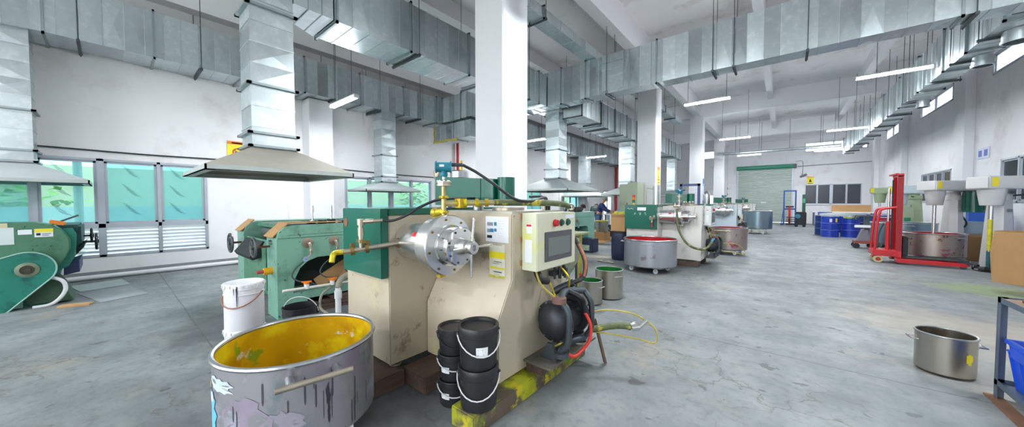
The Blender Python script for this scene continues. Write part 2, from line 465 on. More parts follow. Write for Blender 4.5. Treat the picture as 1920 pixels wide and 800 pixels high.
# window openings (y or x from, to, z from, to)
WL = [(-2.75, 1.43, .4, 2.3), (4.5, 7.66, .4, 2.26), (11.7, 14.9, .4, 2.26), (17.3, 20.45, .4, 2.26), (22.9, 24.45, .1, 2.35)]
WR_HI = [(4.9, 8.2, 4.96, 5.55), (12.0, 15.6, 4.96, 5.55), (18.4, 21.9, 4.96, 5.55), (24.9, 28.1, 4.96, 5.55), (-2.4, .8, 4.96, 5.55)]
WR_LO = [(11.4, 14.95, 1.45, 2.6), (18.3, 21.5, 1.45, 2.62), (4.7, 8.3, 1.45, 2.6)]
WB = [(1.1, 3.88, 1.36, 2.72), (1.05, 4.1, 4.99, 5.62), (-5.25, -4.3, 4.99, 5.62), (-5.1, -4.25, 0, 2.1)]
DOORB = (-2.8, .42, 0, 4.0)
w = MB()
for a, b, c, d in rects_minus(Y0, Y1, 0, ZC, WL): w.box(XL - .22, XL, a, b, c, d)
struct(w.build('wall_left', WALL, smooth=False))
w = MB()
for a, b, c, d in rects_minus(Y0, Y1, 0, ZC, WR_HI + WR_LO): w.box(XR, XR + .22, a, b, c, d)
struct(w.build('wall_right', WALL, smooth=False))
w = MB()
for a, b, c, d in rects_minus(XL - .22, XR + .22, 0, ZC, WB + [DOORB]): w.box(a, b, Y1, Y1 + .22, c, d)
struct(w.build('wall_back', WALL, smooth=False))
w = MB()
for a, b, c, d in rects_minus(XL - .22, XR + .22, 0, ZC, [(-9.7, -4.0, .5, 4.9), (-2.8, 3.2, .0, 4.4)]): w.box(a, b, Y0 - .2, Y0, c, d)
struct(w.build('wall_front_added', WALL, smooth=False))  # unseen wall, added with openings that set the daylight on the foreground
struct(MB().box(XL, XL + .015, Y0, Y1, 0, .13).build('baseboard_left', CONCR_D, smooth=False))
struct(MB().box(XL, XL + .32, Y0, Y1, 5.6, ZC).build('edge_beam', BEAM, smooth=False))

# columns of the middle row and half-columns on the walls
PY_ = [3.8, 11.46, 19.45, 27.2]
for y in PY_:
    struct(MB().box(-3.9, -3.3, y, y + .62, 0, 5.95).build('pillar', PILLAR, bevel=.012))
for y in PY_:
    struct(MB().box(XL, XL + .47, y - .4, y + .2, 0, 4.225).build('pillar', PILLAR, bevel=.01))
for y in (9.6, 16.6, 23.6, 29.6):
    struct(MB().box(XR - .2, XR, y, y + .7, 0, 5.9).build('pillar', PILLAR, bevel=.01))
struct(MB().box(-3.9, -3.45, 30.6, Y1, 0, 5.9).build('pillar', PILLAR))
for y in PY_:
    struct(MB().box(XL + .32, XR, y + .12, y + .5, 5.88, ZC).build('beam', BEAM, smooth=False))
ys = [Y0] + PY_ + [Y1]
for x0, x1, zb in ((-3.67, -3.38, 5.9), (-.69, -.47, 6.22), (2.2, 2.45, 6.22), (-6.95, -6.72, 6.22), (4.1, 4.4, 5.95)):
    for a, b in zip(ys, ys[1:]):
        struct(MB().box(x0, x1, a + (.5 if a > 0 else 0), b + .12 if b < Y1 else b, zb, ZC).build('beam', BEAM, smooth=False))
struct(MB().box(XL, XR, Y1 - .22, Y1, 5.95, ZC).build('beam', BEAM, smooth=False))

# ------------------------------------------------------------------ panes
def pane_mat(name, tint, fac_t, film, marks=False, rough=.08):
    """glass with a coloured film: part see-through, part milky; marks = rows of printed dashes"""
    m = bpy.data.materials.new(name); m.use_nodes = True
    nt = m.node_tree; N = nt.nodes; L = nt.links
    b = N['Principled BSDF']; out = N['Material Output']
    b.inputs['Base Color'].default_value = lin(film); b.inputs['Roughness'].default_value = rough
    tr = N.new('ShaderNodeBsdfTransparent'); tr.inputs[0].default_value = lin(tint)
    tl = N.new('ShaderNodeBsdfTranslucent'); tl.inputs[0].default_value = lin(film)
    m1 = N.new('ShaderNodeMixShader'); m1.inputs[0].default_value = .45
    L.new(b.outputs[0], m1.inputs[1]); L.new(tl.outputs[0], m1.inputs[2])
    m2 = N.new('ShaderNodeMixShader'); m2.inputs[0].default_value = fac_t
    L.new(m1.outputs[0], m2.inputs[1]); L.new(tr.outputs[0], m2.inputs[2])
    L.new(m2.outputs[0], out.inputs[0])
    return m
GLASS = pane_mat('teal_glass', '#c2dde0', .82, '#a6d0d4')
GLASSM = pane_mat('teal_film_glass', '#acd1d4', .62, '#94c3c8')
GLASSD = pane_mat('dark_film_glass', '#6f7480', .12, '#474a55')
FROST = pane_mat('frosted_glass', '#ffffff', .55, '#f6f8ff')

def wall_window(n, wx, y0, y1, z0, z1, mull, zsill, side, panes, group_louvre=True, prints=()):
    """window in a wall at x = wx; panes between mullions, louvres below zsill"""
    mull = sorted(mull)
    o = thing('window_%d' % n, '', 'window', (wx, (y0 + y1) / 2, z0)); del o['label'], o['category']
    struct(o)
    s = -1 if side == 'l' else 1
    xa, xb = wx - .02 * -s * -1, wx + s * .08
    xa = wx - s * .015
    lo, hi = min(xa, xb), max(xa, xb)
    f = MB(); t = .05
    f.box(lo, hi, y0, y1, z1 - t, z1).box(lo, hi, y0, y1, z0, z0 + t).box(lo, hi, y0, y0 + t, z0, z1).box(lo, hi, y1 - t, y1, z0, z1)
    for y, ww in mull: f.box(lo, hi, y - ww / 2, y + ww / 2, z0, z1)
    if zsill: f.box(lo, hi, y0, y1, zsill - .04, zsill + .05)
    f.build('window_frame', FRAME, o, bevel=.006)
    ed = [y0 + t] + sum([[y - ww / 2, y + ww / 2] for y, ww in mull], []) + [y1 - t]
    zs = (zsill + .05) if zsill else z0 + t
    for i in range(0, len(ed), 2):
        a, b = ed[i], ed[i + 1]
        pm = panes[(i // 2) % len(panes)]
        sl = MB(); q = .035; xs0, xs1 = wx + s * .03 - .012, wx + s * .03 + .012
        sl.box(xs0, xs1, a, b, zs, zs + q).box(xs0, xs1, a, b, z1 - t - q, z1 - t).box(xs0, xs1, a, a + q, zs, z1 - t).box(xs0, xs1, b - q, b, zs, z1 - t)
        sl.build('sash', FRAME, o)
        MB().box(wx + s * .03 - .003, wx + s * .03 + .003, a + q, b - q, zs + q, z1 - t - q).build('pane', pm, o, smooth=False)
        if i // 2 in prints:                              # printed dashes on the protective film
            d = MB()
            for zz in (zs + .25, zs + .62, zs + 1.0):
                yy = a + .12 + (.1 if i % 4 else 0)
                while yy < b - .28:
                    for k in range(4):
                        p0 = Vector((wx + s * .024, yy + k * .03, zz + .15 - k * .05)); L_ = .13 + .05 * ((k * 7) % 3)
                        d.bar(p0, p0 + Vector((0, L_ * .75, -L_ * .62)), .009, .006)
                    yy += .47
            d.build('film_print', mat('film_print_teal', '#2b5f66', .6), o, smooth=False)
        if zsill:
            lv = MB(); z = z0 + t + .02
            while z < zsill - .06:
                lv.prism([(wx + s * .06, z), (wx - s * .005, z + .045), (wx - s * .005, z + .055), (wx + s * .06, z + .01)], 'y', a, b); z += .072
            lv.build('louvre', LOUV, o)
    return o
def LY(px): return onX(px, 400, XL).y
wall_window(1, XL, *WL[0], [(LY(66), .07), (LY(191), .1), (LY(300), .06), (-1.9, .07)], 1.0, 'l', [GLASSM, GLASSM, GLASS, GLASSM, GLASSM], prints=(2, 3, 4))
wall_window(2, XL, *WL[1], [(LY(694), .08), (LY(734), .12), (LY(772), .07)], 1.0, 'l', [GLASS])
wall_window(3, XL, *WL[2], [(12.5, .08), (13.3, .12), (14.1, .07)], 1.0, 'l', [GLASSM])
wall_window(4, XL, *WL[3], [(18.1, .08), (18.9, .12), (19.7, .07)], 1.0, 'l', [GLASS, GLASSM, GLASSM, GLASSM])
wall_window(5, XL, *WL[4], [(23.65, .08)], None, 'l', [FROST])
n = 6
for h in WR_HI:
    wall_window(n, XR, *h, [((h[0] + h[1]) / 2, .05)], None, 'r', [FROST]); n += 1
for h in WR_LO:
    q = (h[1] - h[0]) / 4
    wall_window(n, XR, *h, [(h[0] + q, .07), (h[0] + 2 * q, .1), (h[0] + 3 * q, .07)], None, 'r', [GLASSD]); n += 1
def back_window(n, x0, x1, z0, z1, mull, pm):
    o = thing('window_%d' % n, '', 'window', ((x0 + x1) / 2, Y1, z0)); del o['label'], o['category']; struct(o)
    f = MB(); t = .05; a, b = Y1 - .015, Y1 + .08
    f.box(x0, x1, a, b, z1 - t, z1).box(x0, x1, a, b, z0, z0 + t).box(x0, x0 + t, a, b, z0, z1).box(x1 - t, x1, a, b, z0, z1)
    for x, ww in mull: f.box(x - ww / 2, x + ww / 2, a, b, z0, z1)
    f.build('window_frame', FRAME, o, bevel=.006)
    ed = [x0 + t] + sum([[x - ww / 2, x + ww / 2] for x, ww in mull], []) + [x1 - t]
    for i in range(0, len(ed), 2):
        MB().box(ed[i], ed[i + 1], Y1 + .02, Y1 + .026, z0 + t, z1 - t).build('pane', pm, o, smooth=False)
back_window(n, *WB[0], [(1.75, .09), (2.45, .16), (3.18, .09)], DARKPANE); n += 1
back_window(n, *WB[1], [(2.5, .05)], FROST); n += 1
back_window(n, *WB[2], [], FROST); n += 1
back_window(n, *WB[3], [(-4.68, .06)], FROST); n += 1
struct(MB().box(1.0, 4.0, Y1 - .06, Y1, 1.3, 1.36).build('window_sill', PILLAR, smooth=False))

# roller shutter door
d = thing('door_1', '', 'door', (-1.2, Y1, 0)); del d['label'], d['category']; struct(d)
x0, x1, _, zt = DOORB
sh = MB(); pr = []; z = .04
while z < zt:
    pr += [(Y1 + .03, z), (Y1 - .005, z + .03), (Y1 - .005, z + .075), (Y1 + .03, z + .105)]; z += .112
sh.prism(pr + [(Y1 + .07, zt), (Y1 + .07, .04)], 'x', x0, x1)
sh.build('curtain', SHUT, d, smooth=False)
MB().cyl((x0 - .06, Y1 - .17, 4.07), (x1 + .06, Y1 - .17, 4.07), .15, n=24).build('roller_cover', SHUTG, d)
g = MB()
for x in (x0 - .05, x1 - .03): g.box(x, x + .09, Y1 - .05, Y1 + .02, 0, zt)
g.build('guide_rail', FRAME, d)
MB().box(x1 + .06, x1 + .22, Y1 - .36, Y1, 3.9, 4.2).build('shutter_motor', DARKSTEEL, d, bevel=.02)
MB().box(-1.35, -1.05, Y1 - .02, Y1 + .02, 1.42, 1.52).build('handle', WHITE_PL, d)

# outside the left windows: teal sheds, a pale wall and shrubs
struct(MB().box(-14.6, -14.3, -7, 24, -.2, 1.35).build('outside_fence', mat('outside_teal', '#c3d9d8', .6, 0, .05, 2), smooth=False))
struct(MB().box(-17.4, -17.1, -12, 30, -.2, 2.6).build('outside_wall', mat('outside_cream', '#efe3c0', .8, 0, .05, 1), smooth=False))
for i, (y, h) in enumerate(((-1.8, 1.9), (5.9, 2.1), (10.8, 2.2), (14.2, 2.0), (25.5, 2.2))):
    s = MB(); r2 = random.Random(i)
    for k in range(260):
        c = Vector((-16.0 + r2.gauss(0, .3), y + r2.gauss(0, .55), max(.1, h * .6 + r2.gauss(0, h * .25)) + .2))
        a = r2.uniform(0, 6.3); q = .14
        e1 = Vector((math.cos(a), math.sin(a), r2.uniform(-.6, .6))) * q; e2 = Vector((-math.sin(a), math.cos(a), r2.uniform(-.6, .6))) * q * .6
        s.add([c - e1, c + e2, c + e1, c - e2], [(0, 1, 2, 3)])
    o = s.build('shrub', mat('shrub_leaf', '#93bf4a', .7, 0, .2, 3), loc=(-16, y, -.2), smooth=False)
    st = MB().cyl((-16, y, -.2), (-16, y, h * .6), .06); st.build('stem', WOODD, o)
    tag(o, 'leafy green shrub outside, %s along the yard behind the left windows' % ['nearest', 'second', 'third', 'fourth', 'farthest'][i], 'shrub', 'shrubs in the yard')
post = MB().cyl((-12.6, -.45, -.2), (-12.6, -.45, 3.4), .07)
tag(post.build('canopy_post', mat('outside_post', '#8aa9a4', .5), loc=(-12.6, -.45, -.2)), 'grey green post outside the nearest left window', 'post')
# ------------------------------------------------------------------ sheet-metal ducts
def duct_body(axis, lo, hi, seam=.3, pillow=.012, rib=.006, m=None):
    """box duct along an axis, cut into cross-broken panels with a standing seam at each joint"""
    m = m or MB(); i = 'xyz'.index(axis); a, b = [k for k in range(3) if k != i]
    L_ = hi[i] - lo[i]; n = max(1, round(L_ / seam)); st = L_ / n
    def P(t, u, v):
        q = [0, 0, 0]; q[i] = t; q[a] = u; q[b] = v; return tuple(q)
    c = [(lo[a], lo[b]), (hi[a], lo[b]), (hi[a], hi[b]), (lo[a], hi[b])]
    nrm = [(0, -1), (1, 0), (0, 1), (-1, 0)]
    for k in range(n):
        t0, t1 = lo[i] + k * st, lo[i] + (k + 1) * st
        for s in range(4):
            p, q = c[s], c[(s + 1) % 4]
            d = rnd.uniform(-.4, 1) * pillow
            mid = P((t0 + t1) / 2, (p[0] + q[0]) / 2 + nrm[s][0] * d, (p[1] + q[1]) / 2 + nrm[s][1] * d)
            m.add([P(t0, *p), P(t1, *p), P(t1, *q), P(t0, *q), mid], [(0, 1, 4), (1, 2, 4), (2, 3, 4), (3, 0, 4)])
        if k:
            l2, h2 = list(lo), list(hi); l2[i], h2[i] = t0 - .006, t0 + .006
            for j in (a, b): l2[j] -= rib; h2[j] += rib
            m.box(l2[0], h2[0], l2[1], h2[1], l2[2], h2[2])
    for t in (lo[i], hi[i]):
        m.add([P(t, *q) for q in c], [(0, 1, 2, 3)])
    return m
def flange(axis, lo, hi, t, parent, w=.03, out=.035, material=None):
    i = 'xyz'.index(axis); l, h = list(lo), list(hi)
    a, b = [k for k in range(3) if k != i]
    m = MB()
    def bx(l, h): m.box(l[0], h[0], l[1], h[1], l[2], h[2])
    for (j, k) in ((a, b), (b, a)):
        for sgn in (0, 1):
            l2, h2 = [0] * 3, [0] * 3; l2[i], h2[i] = t - w / 2, t + w / 2
            l2[k], h2[k] = lo[k] - out, hi[k] + out
            if sgn: l2[j], h2[j] = hi[j] - .004, hi[j] + out
            else: l2[j], h2[j] = lo[j] - out, lo[j] + .004
            bx(l2, h2)
    return m.build('flange', material or FLANGE, parent)
def hanger(axis, lo, hi, t, parent, top=ZC):
    m = MB()
    if axis == 'y':
        m.box(lo[0] - .07, hi[0] + .07, t - .02, t + .02, lo[2] - .05, lo[2] - .008)
        for x in (lo[0] - .05, hi[0] + .05): m.cyl((x, t, lo[2] - .07), (x, t, top), .007, n=6)
    else:
        m.box(t - .02, t + .02, lo[1] - .07, hi[1] + .07, lo[2] - .05, lo[2] - .008)
        for y in (lo[1] - .05, hi[1] + .05): m.cyl((t, y, lo[2] - .07), (t, y, top), .007, n=6)
    return m.build('hanger', DARKSTEEL, parent)
def duct(label, axis, lo, hi, fl=(), hg=(), seam=.3, extra=None):
    c = [(lo[k] + hi[k]) / 2 for k in range(3)]; c[2] = lo[2]
    o = thing('exhaust_duct', label, 'duct', c, 'galvanised ventilation ducts')
    m = duct_body(axis, lo, hi, seam)
    if extra: extra(m)
    m.build('duct_body', GALV, o, smooth=False)
    for t in fl: flange(axis, lo, hi, t, o)
    for t in hg: hanger(axis, lo, hi, t, o)
    return o
ZB, ZT = 4.24, 5.1
A0, A1 = (-10.15, -4.5, ZB), (-9.4, 8.5, ZT)
duct('long galvanised duct along the left wall above the first two windows', 'y', A0, A1, (-3.2, -1.9, -.62, .62, 1.95, 3.2, 4.6, 6.0, 7.3), (-.27, 1.28, 2.6, 3.9, 5.2, 6.6), .25)
B0, B1 = (-6.17, 1.55, ZB), (-5.37, 8.1, ZT)
duct('wide galvanised duct overhead from first beige hood to the cross duct', 'y', (-6.17, 2.26, ZB), B1, (2.29, 3.6, 5.05, 6.4, 7.7), (3.75, 5.6, 7.2), .28)
# tapered start over the hood drop
t_ = thing('duct_transition', 'short tapered duct piece where the first hood drop meets the wide duct', 'duct', (-5.7, 1.9, ZB))
tp = MB()
pts0 = [(-5.9, 1.72), (-5.4, 1.72)]; pts1 = [(-6.17, 2.24), (-5.37, 2.24)]
tp.add([(pts0[0][0], pts0[0][1], ZB + .02), (pts0[1][0], pts0[1][1], ZB + .02), (pts1[1][0], pts1[1][1], ZB), (pts1[0][0], pts1[0][1], ZB),
        (pts0[0][0], pts0[0][1], ZT - .12), (pts0[1][0], pts0[1][1], ZT - .12), (pts1[1][0], pts1[1][1], ZT), (pts1[0][0], pts1[0][1], ZT)],
       [(0, 1, 2, 3), (4, 5, 6, 7), (0, 1, 5, 4), (1, 2, 6, 5), (2, 3, 7, 6), (3, 0, 4, 7)])
tp.build('duct_body', GALV, t_, smooth=False)
sm = MB()
for q in (.35, .7):
    x1 = -5.4 + .03 * q; x0 = -5.9 - .27 * q; y = 1.72 + .52 * q
    sm.box(x0 - .005, x1 + .005, y - .006, y + .006, ZB - .002, ZB + .012).box(x1 - .004, x1 + .006, y - .006, y + .006, ZB, ZT - .1)
sm.build('seam', FLANGE, t_)
X0b, X1b = -7.19, 4.35
Yf, Yb_ = 8.14, 8.55
fl_big = [onZ(px, 380 - 180, ZB) for px in ()]
flx = [onY(px, 150, Yf).x for px in (1051, 1264, 1357, 1684)]
duct('great galvanised cross duct spanning the hall in front of the second column', 'x', (X0b, Yf, ZB), (X1b, Yb_, ZT + .1), [-7.1, -6.2] + [-4.9, -4.15, -2.35, 2.0, 3.1], [onY(1336, 150, Yf).x, onY(1375, 150, Yf).x, onY(1514, 100, Yf).x, onY(1828, 60, Yf).x, -3.55], .26)
# square branch box with cross ribs on the face of the great duct
x_a, x_b = onY(1128, 140, Yf - .04).x, onY(1168, 140, Yf - .04).x
bb = MB(); bb.box(x_a, x_b, Yf - .03, Yf - .008, ZB + .06, ZT + .1)
for k in range(1, 5): bb.box(x_a, x_b, Yf - .04, Yf - .028, ZB + .06 + k * .17, ZB + .075 + k * .17)
tag(bb.build('duct_cover_plate', GALV, loc=((x_a + x_b) / 2, Yf - .03, ZB), smooth=False), 'ribbed galvanised plate on the face of the great cross duct', 'plate')
# left end: dropped box and open foam-edged stub
duct('broad duct box linking left wall duct and great cross duct', 'x', (-9.39, 7.4, ZB - .02), (-7.2, 8.55, ZT - .06), (-9.2, -8.25, -7.4), (-7.9,), .28)
st_ = duct('short lower duct stub with foam-edged open end near the left wall', 'x', (-9.75, 7.5, 3.62), (-7.9, 8.1, 4.17), (-8.7,), (), .3)
fo = MB()
for k in range(60):
    s_ = k / 60 * 2.0
    if s_ < .55: p = (-9.78, 7.52, 3.62 + .55 - s_)
    else: p = (-9.78 + (s_ - .55) * .9, 7.48, 3.60)
    fo.ball((p[0] + rnd.uniform(-.01, .01), p[1] - .01, p[2] + rnd.uniform(-.02, .02)), rnd.uniform(.025, .045), 8)
fo.build('foam_edge', mat('sealing_foam', '#b6a653', .85, 0, .35, 20), st_)
duct('galvanised duct continuing down the hall beyond the great cross duct', 'y', (-6.0, 8.6, ZB), (-5.2, 23.5, ZT), (9.0, 9.95, 11.35, 12.7, 13.95, 15.2, 18.5, 20.6, 22.0, 23.45), (10.4, 11.9, 13.4, 14.8, 18, 21.4), .28)
sb = thing('duct_silencer', 'wide stepped duct box under the cross duct beside the third hood', 'duct', (-5.0, 9.3, 3.95))
duct_body('y', (-5.19, 8.75, 4.0), (-4.6, 10.1, 4.62), .3).build('duct_body', GALV, sb, smooth=False)
for y in (8.78, 10.08): flange('y', (-5.19, 8.75, 4.0), (-4.6, 10.1, 4.62), y, sb, material=DARKSTEEL)
duct('far galvanised duct along the left wall beyond the cross duct', 'y', (-10.15, 8.6, ZB - .02), (-9.4, 26.4, 5.18), (9.5, 11.5, 13.5, 15.1, 16.7, 18.6, 20.8, 23.0, 25.4), (10.2, 12.5, 14.3, 16.2, 18.0, 19.8, 21.9, 24.0), .35)
duct('shallow galvanised duct high up just right of the white column', 'y', (-4.2, .5, 5.22), (-3.87, 17.6, 5.44), (1.9, 4.3, 5.72, 9.5, 12.2, 14.7), (2.7, 5.74, 10.4, 13.2, 16), .6)
R0, R1 = (2.56, 8.6, ZB), (2.95, 26.7, ZT)
duct('long galvanised duct running back along the right side', 'y', R0, R1, (8.75, 10.15, 11.3, 13.0, 14.8, 16.8, 19.0, 21.3, 24.0, 26.6), (9.5, 10.75, 12.2, 14.2, 15.9, 17.9, 20.2, 22.6, 25.2), .32)
for i, (y, r) in enumerate(((9.35, .16), (10.6, .13), (14.1, .12))):
    m = MB().lathe([(r, 0), (r, .15), (r + .012, .15), (r + .012, .19), (r - .012, .19), (r - .012, 0)], (2.86, y, ZB - .01), (0, 0, -1), 20)
    tag(m.build('duct_collar', GALV, loc=(2.86, y, ZB - .2)), 'round collar under the right duct, %s' % ['nearest', 'middle', 'farthest'][i], 'collar', 'round collars under the right duct')

# ------------------------------------------------------------------ canopy hoods on square drops
def hood(label, cx, cy, half, zr, rise, neck, ztop, cmat, fls=(), rim=.06):
    hx, hy = half
    o = thing('exhaust_hood', label, 'hood', (cx, cy, zr), 'canopy extraction hoods')
    z1 = zr + rim; z2 = zr + rise
    m = MB()
    m.add([(cx - hx, cy - hy, z1), (cx + hx, cy - hy, z1), (cx + hx, cy + hy, z1), (cx - hx, cy + hy, z1),
           (cx - neck, cy - neck, z2), (cx + neck, cy - neck, z2), (cx + neck, cy + neck, z2), (cx - neck, cy + neck, z2)],
          [(0, 1, 5, 4), (1, 2, 6, 5), (2, 3, 7, 6), (3, 0, 4, 7)])
    q = .012
    m.add([(cx - hx + q, cy - hy + q, z1 - .001), (cx + hx - q, cy - hy + q, z1 - .001), (cx + hx - q, cy + hy - q, z1 - .001), (cx - hx + q, cy + hy - q, z1 - .001),
           (cx - neck, cy - neck, z2 - .02), (cx + neck, cy - neck, z2 - .02), (cx + neck, cy + neck, z2 - .02), (cx - neck, cy + neck, z2 - .02)],
          [(0, 1, 5, 4), (1, 2, 6, 5), (2, 3, 7, 6), (3, 0, 4, 7)])
    m.build('canopy', cmat, o, smooth=False)
    r = MB(); w_ = .018
    r.box(cx - hx, cx + hx, cy - hy, cy - hy + w_, zr, z1).box(cx - hx, cx + hx, cy + hy - w_, cy + hy, zr, z1)
    r.box(cx - hx, cx - hx + w_, cy - hy, cy + hy, zr, z1).box(cx + hx - w_, cx + hx, cy - hy, cy + hy, zr, z1)
    r.box(cx - hx, cx + hx, cy - hy, cy - hy + .09, zr, zr + .008).box(cx - hx, cx + hx, cy + hy - .09, cy + hy, zr, zr + .008)
    r.box(cx - hx, cx - hx + .09, cy - hy, cy + hy, zr, zr + .008).box(cx + hx - .09, cx + hx, cy - hy, cy + hy, zr, zr + .008)
    r.build('rim', GALV_DULL, o)
    lo, hi = (cx - neck, cy - neck, z2), (cx + neck, cy + neck, ztop)
    duct_body('z', lo, hi, .27).build('drop_duct', GALV, o, smooth=False)
    for t in (z2 + .02,) + tuple(fls): flange('z', lo, hi, t, o, out=.045)
    return o
def zat(px, py, x, y):
    r = _ray(px, py); return CAM_H + r.z / math.hypot(r.x, r.y) * math.hypot(x, y)
H1 = (-5.66, 1.46)
hood('beige canopy hood on square duct, the large one right of the window', *H1, (.84, .8), 1.815, .37, .25, 4.95, HOOD_BEIGE, (2.38, 3.02, 4.05))
hood('pale hood close to the wall in front of the second left window', -9.62, 5.48, (.56, .9), 1.79, .28, .235, ZB, HOOD_GREY, (2.25, 2.9))
hood('grey hood cut by the left edge above the belt-guard mill', -9.72, -1.0, (.72, .8), 1.77, .33, .235, ZB, HOOD_GREY, (2.3, 2.95))
hood('grey hood hanging just right of the thick white column', -5.62, 9.05, (.98, .98), 1.8, .4, .24, ZB, HOOD_GREY, (2.5, 3.1))
hood('small pale hood behind the standing worker near the left wall', -9.3, 18.2, (1.3, 1.15), 1.8, .42, .27, ZB, HOOD_GREY, (2.6,))
hood('grey hood seen behind the sage cabinet', -5.6, 15.1, (.85, .85), 1.8, .34, .27, ZB, HOOD_GREY, (2.4, 3.2))
hood('small distant hood between the second and third columns', -5.6, 22.95, (.72, .72), 1.85, .36, .24, ZB, HOOD_GREY, (2.6,))

# ------------------------------------------------------------------ tube lights
def tube_light(label, cx, cy, z, top=6.22, hangx=.5, rz=0.):
    o = thing('tube_light', label, 'light', (cx, cy, z), 'hanging tube lights')
    MB().box(cx - .62, cx + .62, cy - .06, cy + .06, z + .02, z + .06).build('housing', WHITE_PL, o, bevel=.01)
    for y in (-.032, .032): MB().cyl((cx - .6, cy + y, z), (cx + .6, cy + y, z), .02, n=12).build('tube', WHITE_TUBE, o)
    for x in (-.61, .61): MB().box(cx + x - .02, cx + x + .02, cy - .055, cy + .055, z - .022, z + .025).build('end_cap', WHITE_PL, o)
    for x in (-hangx, hangx): MB().cyl((cx + x, cy, z + .06), (cx + x, cy, top), .006, n=6).build('suspension_rod', DARKSTEEL, o)
    ld = bpy.data.lights.new('tube_lamp', 'AREA'); ld.shape = 'RECTANGLE'; ld.size = 1.2; ld.size_y = .12; ld.energy = TUBE_W
    ld.color = (.95, .98, 1.0)
    lo = bpy.data.objects.new('lamp', ld); col.objects.link(lo); lo.parent = o; lo['_o'] = o['_o']; lo.location = (0, 0, -.03)
    return o
for nm, x, y in (('nearest of the right row, in front of the right duct', 1.88, 11.6), ('nearest of the row beside the column line', -1.84, 11.35),
                 ('second of the right row, near the right duct', 1.92, 19.2), ('second of the row beside the column line', -1.84, 18.6),
                 ('above the roller shutter, farthest lamp of all', -1.76, 25.6), ('farthest of the right row by the end of the duct', 1.9, 26.2)):
    tube_light('lit tube lamp, ' + nm, x, y, 4.45, 5.88 if 11 < y < 12 and x > 0 else 6.62, .25 if x > 1.8 else .5)
for nm, x, y, z in (('under the left wall duct above the green mills', -7.74, 3.42, 3.72), ('beyond the third hood, above the standing worker', -8.3, 17.65, 4.05), ('peeping out right of the thick white column', -7.85, 10.9, 3.95)):
    tube_light('lit tube lamp, ' + nm, x, y, z, 6.62, .4)
for x, y in ((-1.84, 4.1), (1.9, 4.1), (-1.84, -3.2), (-7.74, -3.6)):  # unseen lamps, added along the rows to brighten the front of the hall
    tube_light('lit white tube lamp added out of view to brighten the front of the hall', x, y, 4.45, 5.88 if 4 < y < 4.3 else 6.62, .25 if x > 0 else .5)

# ------------------------------------------------------------------ things on the walls
def wall_sign(label, face, rect, cols, marks):
    pass
def cable(name, label, pts, r, m=HOSEK, catg='cable'):
    o = MB().tube(pts, r, 8).build(name, m, loc=pts[len(pts) // 2]); return tag(o, label, catg)
cable('wall_cable', 'black cable sagging along the left wall above the windows', [(XL + .03, -2.9, 2.46), (XL + .03, -.86, 2.455), (XL + .03, .5, 2.44), (XL + .03, 1.6, 2.455), (XL + .03, 3.3, 2.45), ], .014)
cable('wall_cable', 'black cable on the left wall between the second window and its hood', [(XL + .03, 4.1, 2.45), (XL + .03, 5.5, 2.42), (XL + .03, 7.0, 2.4), (XL + .03, 9.5, 2.42)], .014)
for i, y in enumerate((8.86, 25.0)):
    o = MB().cyl((-10.08, y, 0), (-10.08, y, 4.9), .055 if i == 0 else .09, n=16).build('fire_pipe', REDPIPE, loc=(-10.08, y, 0))
    MB().lathe([(.09, 0), (.09, .03), (.06, .03), (.06, 0)], (-10.08, y, 2.2), (0, 0, 1), 16, closed=True).build('pipe_clamp', REDPIPE, o)
    tag(o, ['red vertical fire pipe on left wall behind the blue transmitter', 'red vertical fire pipe on the left wall near the far window'][i], 'pipe')
o = MB().cyl((-10.0, -4, .05), (-10.0, 3.3, .05), .045, n=14).build('drain_pipe', WHITE_PL, loc=(-10, 0, 0)); tag(o, 'white plastic pipe lying on the floor along the left wall', 'pipe')
def sheet_sign(name, label, x0, x1, y0, y1, z0, z1, parts, catg='sign'):
    """thin plate; parts = (name, material, box fractions) painted on the large face"""
    c = ((x0 + x1) / 2, (y0 + y1) / 2, z0)
    o = thing(name, label, catg, c)
    MB().box(x0, x1, y0, y1, z0, z1).build('plate', parts[0], o)
    thin = min(range(2), key=lambda k: ((x1 - x0), (y1 - y0))[k])
    for nm, m_, u0, u1, v0, v1 in parts[1]:
        za, zb = z0 + (z1 - z0) * v0, z0 + (z1 - z0) * v1
        if thin == 0:
            xx = x1 if parts[2] > 0 else x0 - .003
            MB().box(xx, xx + .003, y0 + (y1 - y0) * u0, y0 + (y1 - y0) * u1, za, zb).build(nm, m_, o)
        else:
            MB().box(x0 + (x1 - x0) * u0, x0 + (x1 - x0) * u1, y0 - .003, y0, za, zb).build(nm, m_, o)
    return o
s1 = sheet_sign('warning_sign', 'yellow no-smoking sign with orange header, half behind the beige hood', XL + .005, XL + .02, 1.8, 2.2, 2.5, 2.92,
           (YELSIGN, [('header', ORANGE, 0, 1, .82, 1), ('caption', INKK, .2, .8, .86, .93)], 1))
MB().ring((XL + .026, 1.99, 2.66), .085, .011, (1, 0, 0), 24).bar((XL + .026, 1.93, 2.72), (XL + .026, 2.05, 2.60), .016, .01).build('prohibition_ring', RED, s1)
MB().box(XL + .022, XL + .026, 1.94, 2.04, 2.65, 2.67).build('cigarette', INKK, s1)
s2 = sheet_sign('warning_sign', 'yellow warning sign on the back wall right of the shutter', 1.2, 1.56, Y1 - .02, Y1 - .005, 2.76, 3.3,
           (YELSIGN, [('header', RED, 0, 1, .86, 1), ('caption', INKK, .12, .88, .05, .12)], 1))
MB().add([(1.3, Y1 - .024, 2.9), (1.46, Y1 - .024, 2.9), (1.38, Y1 - .024, 3.12)], [(0, 1, 2)]).build('triangle_mark', INKK, s2)
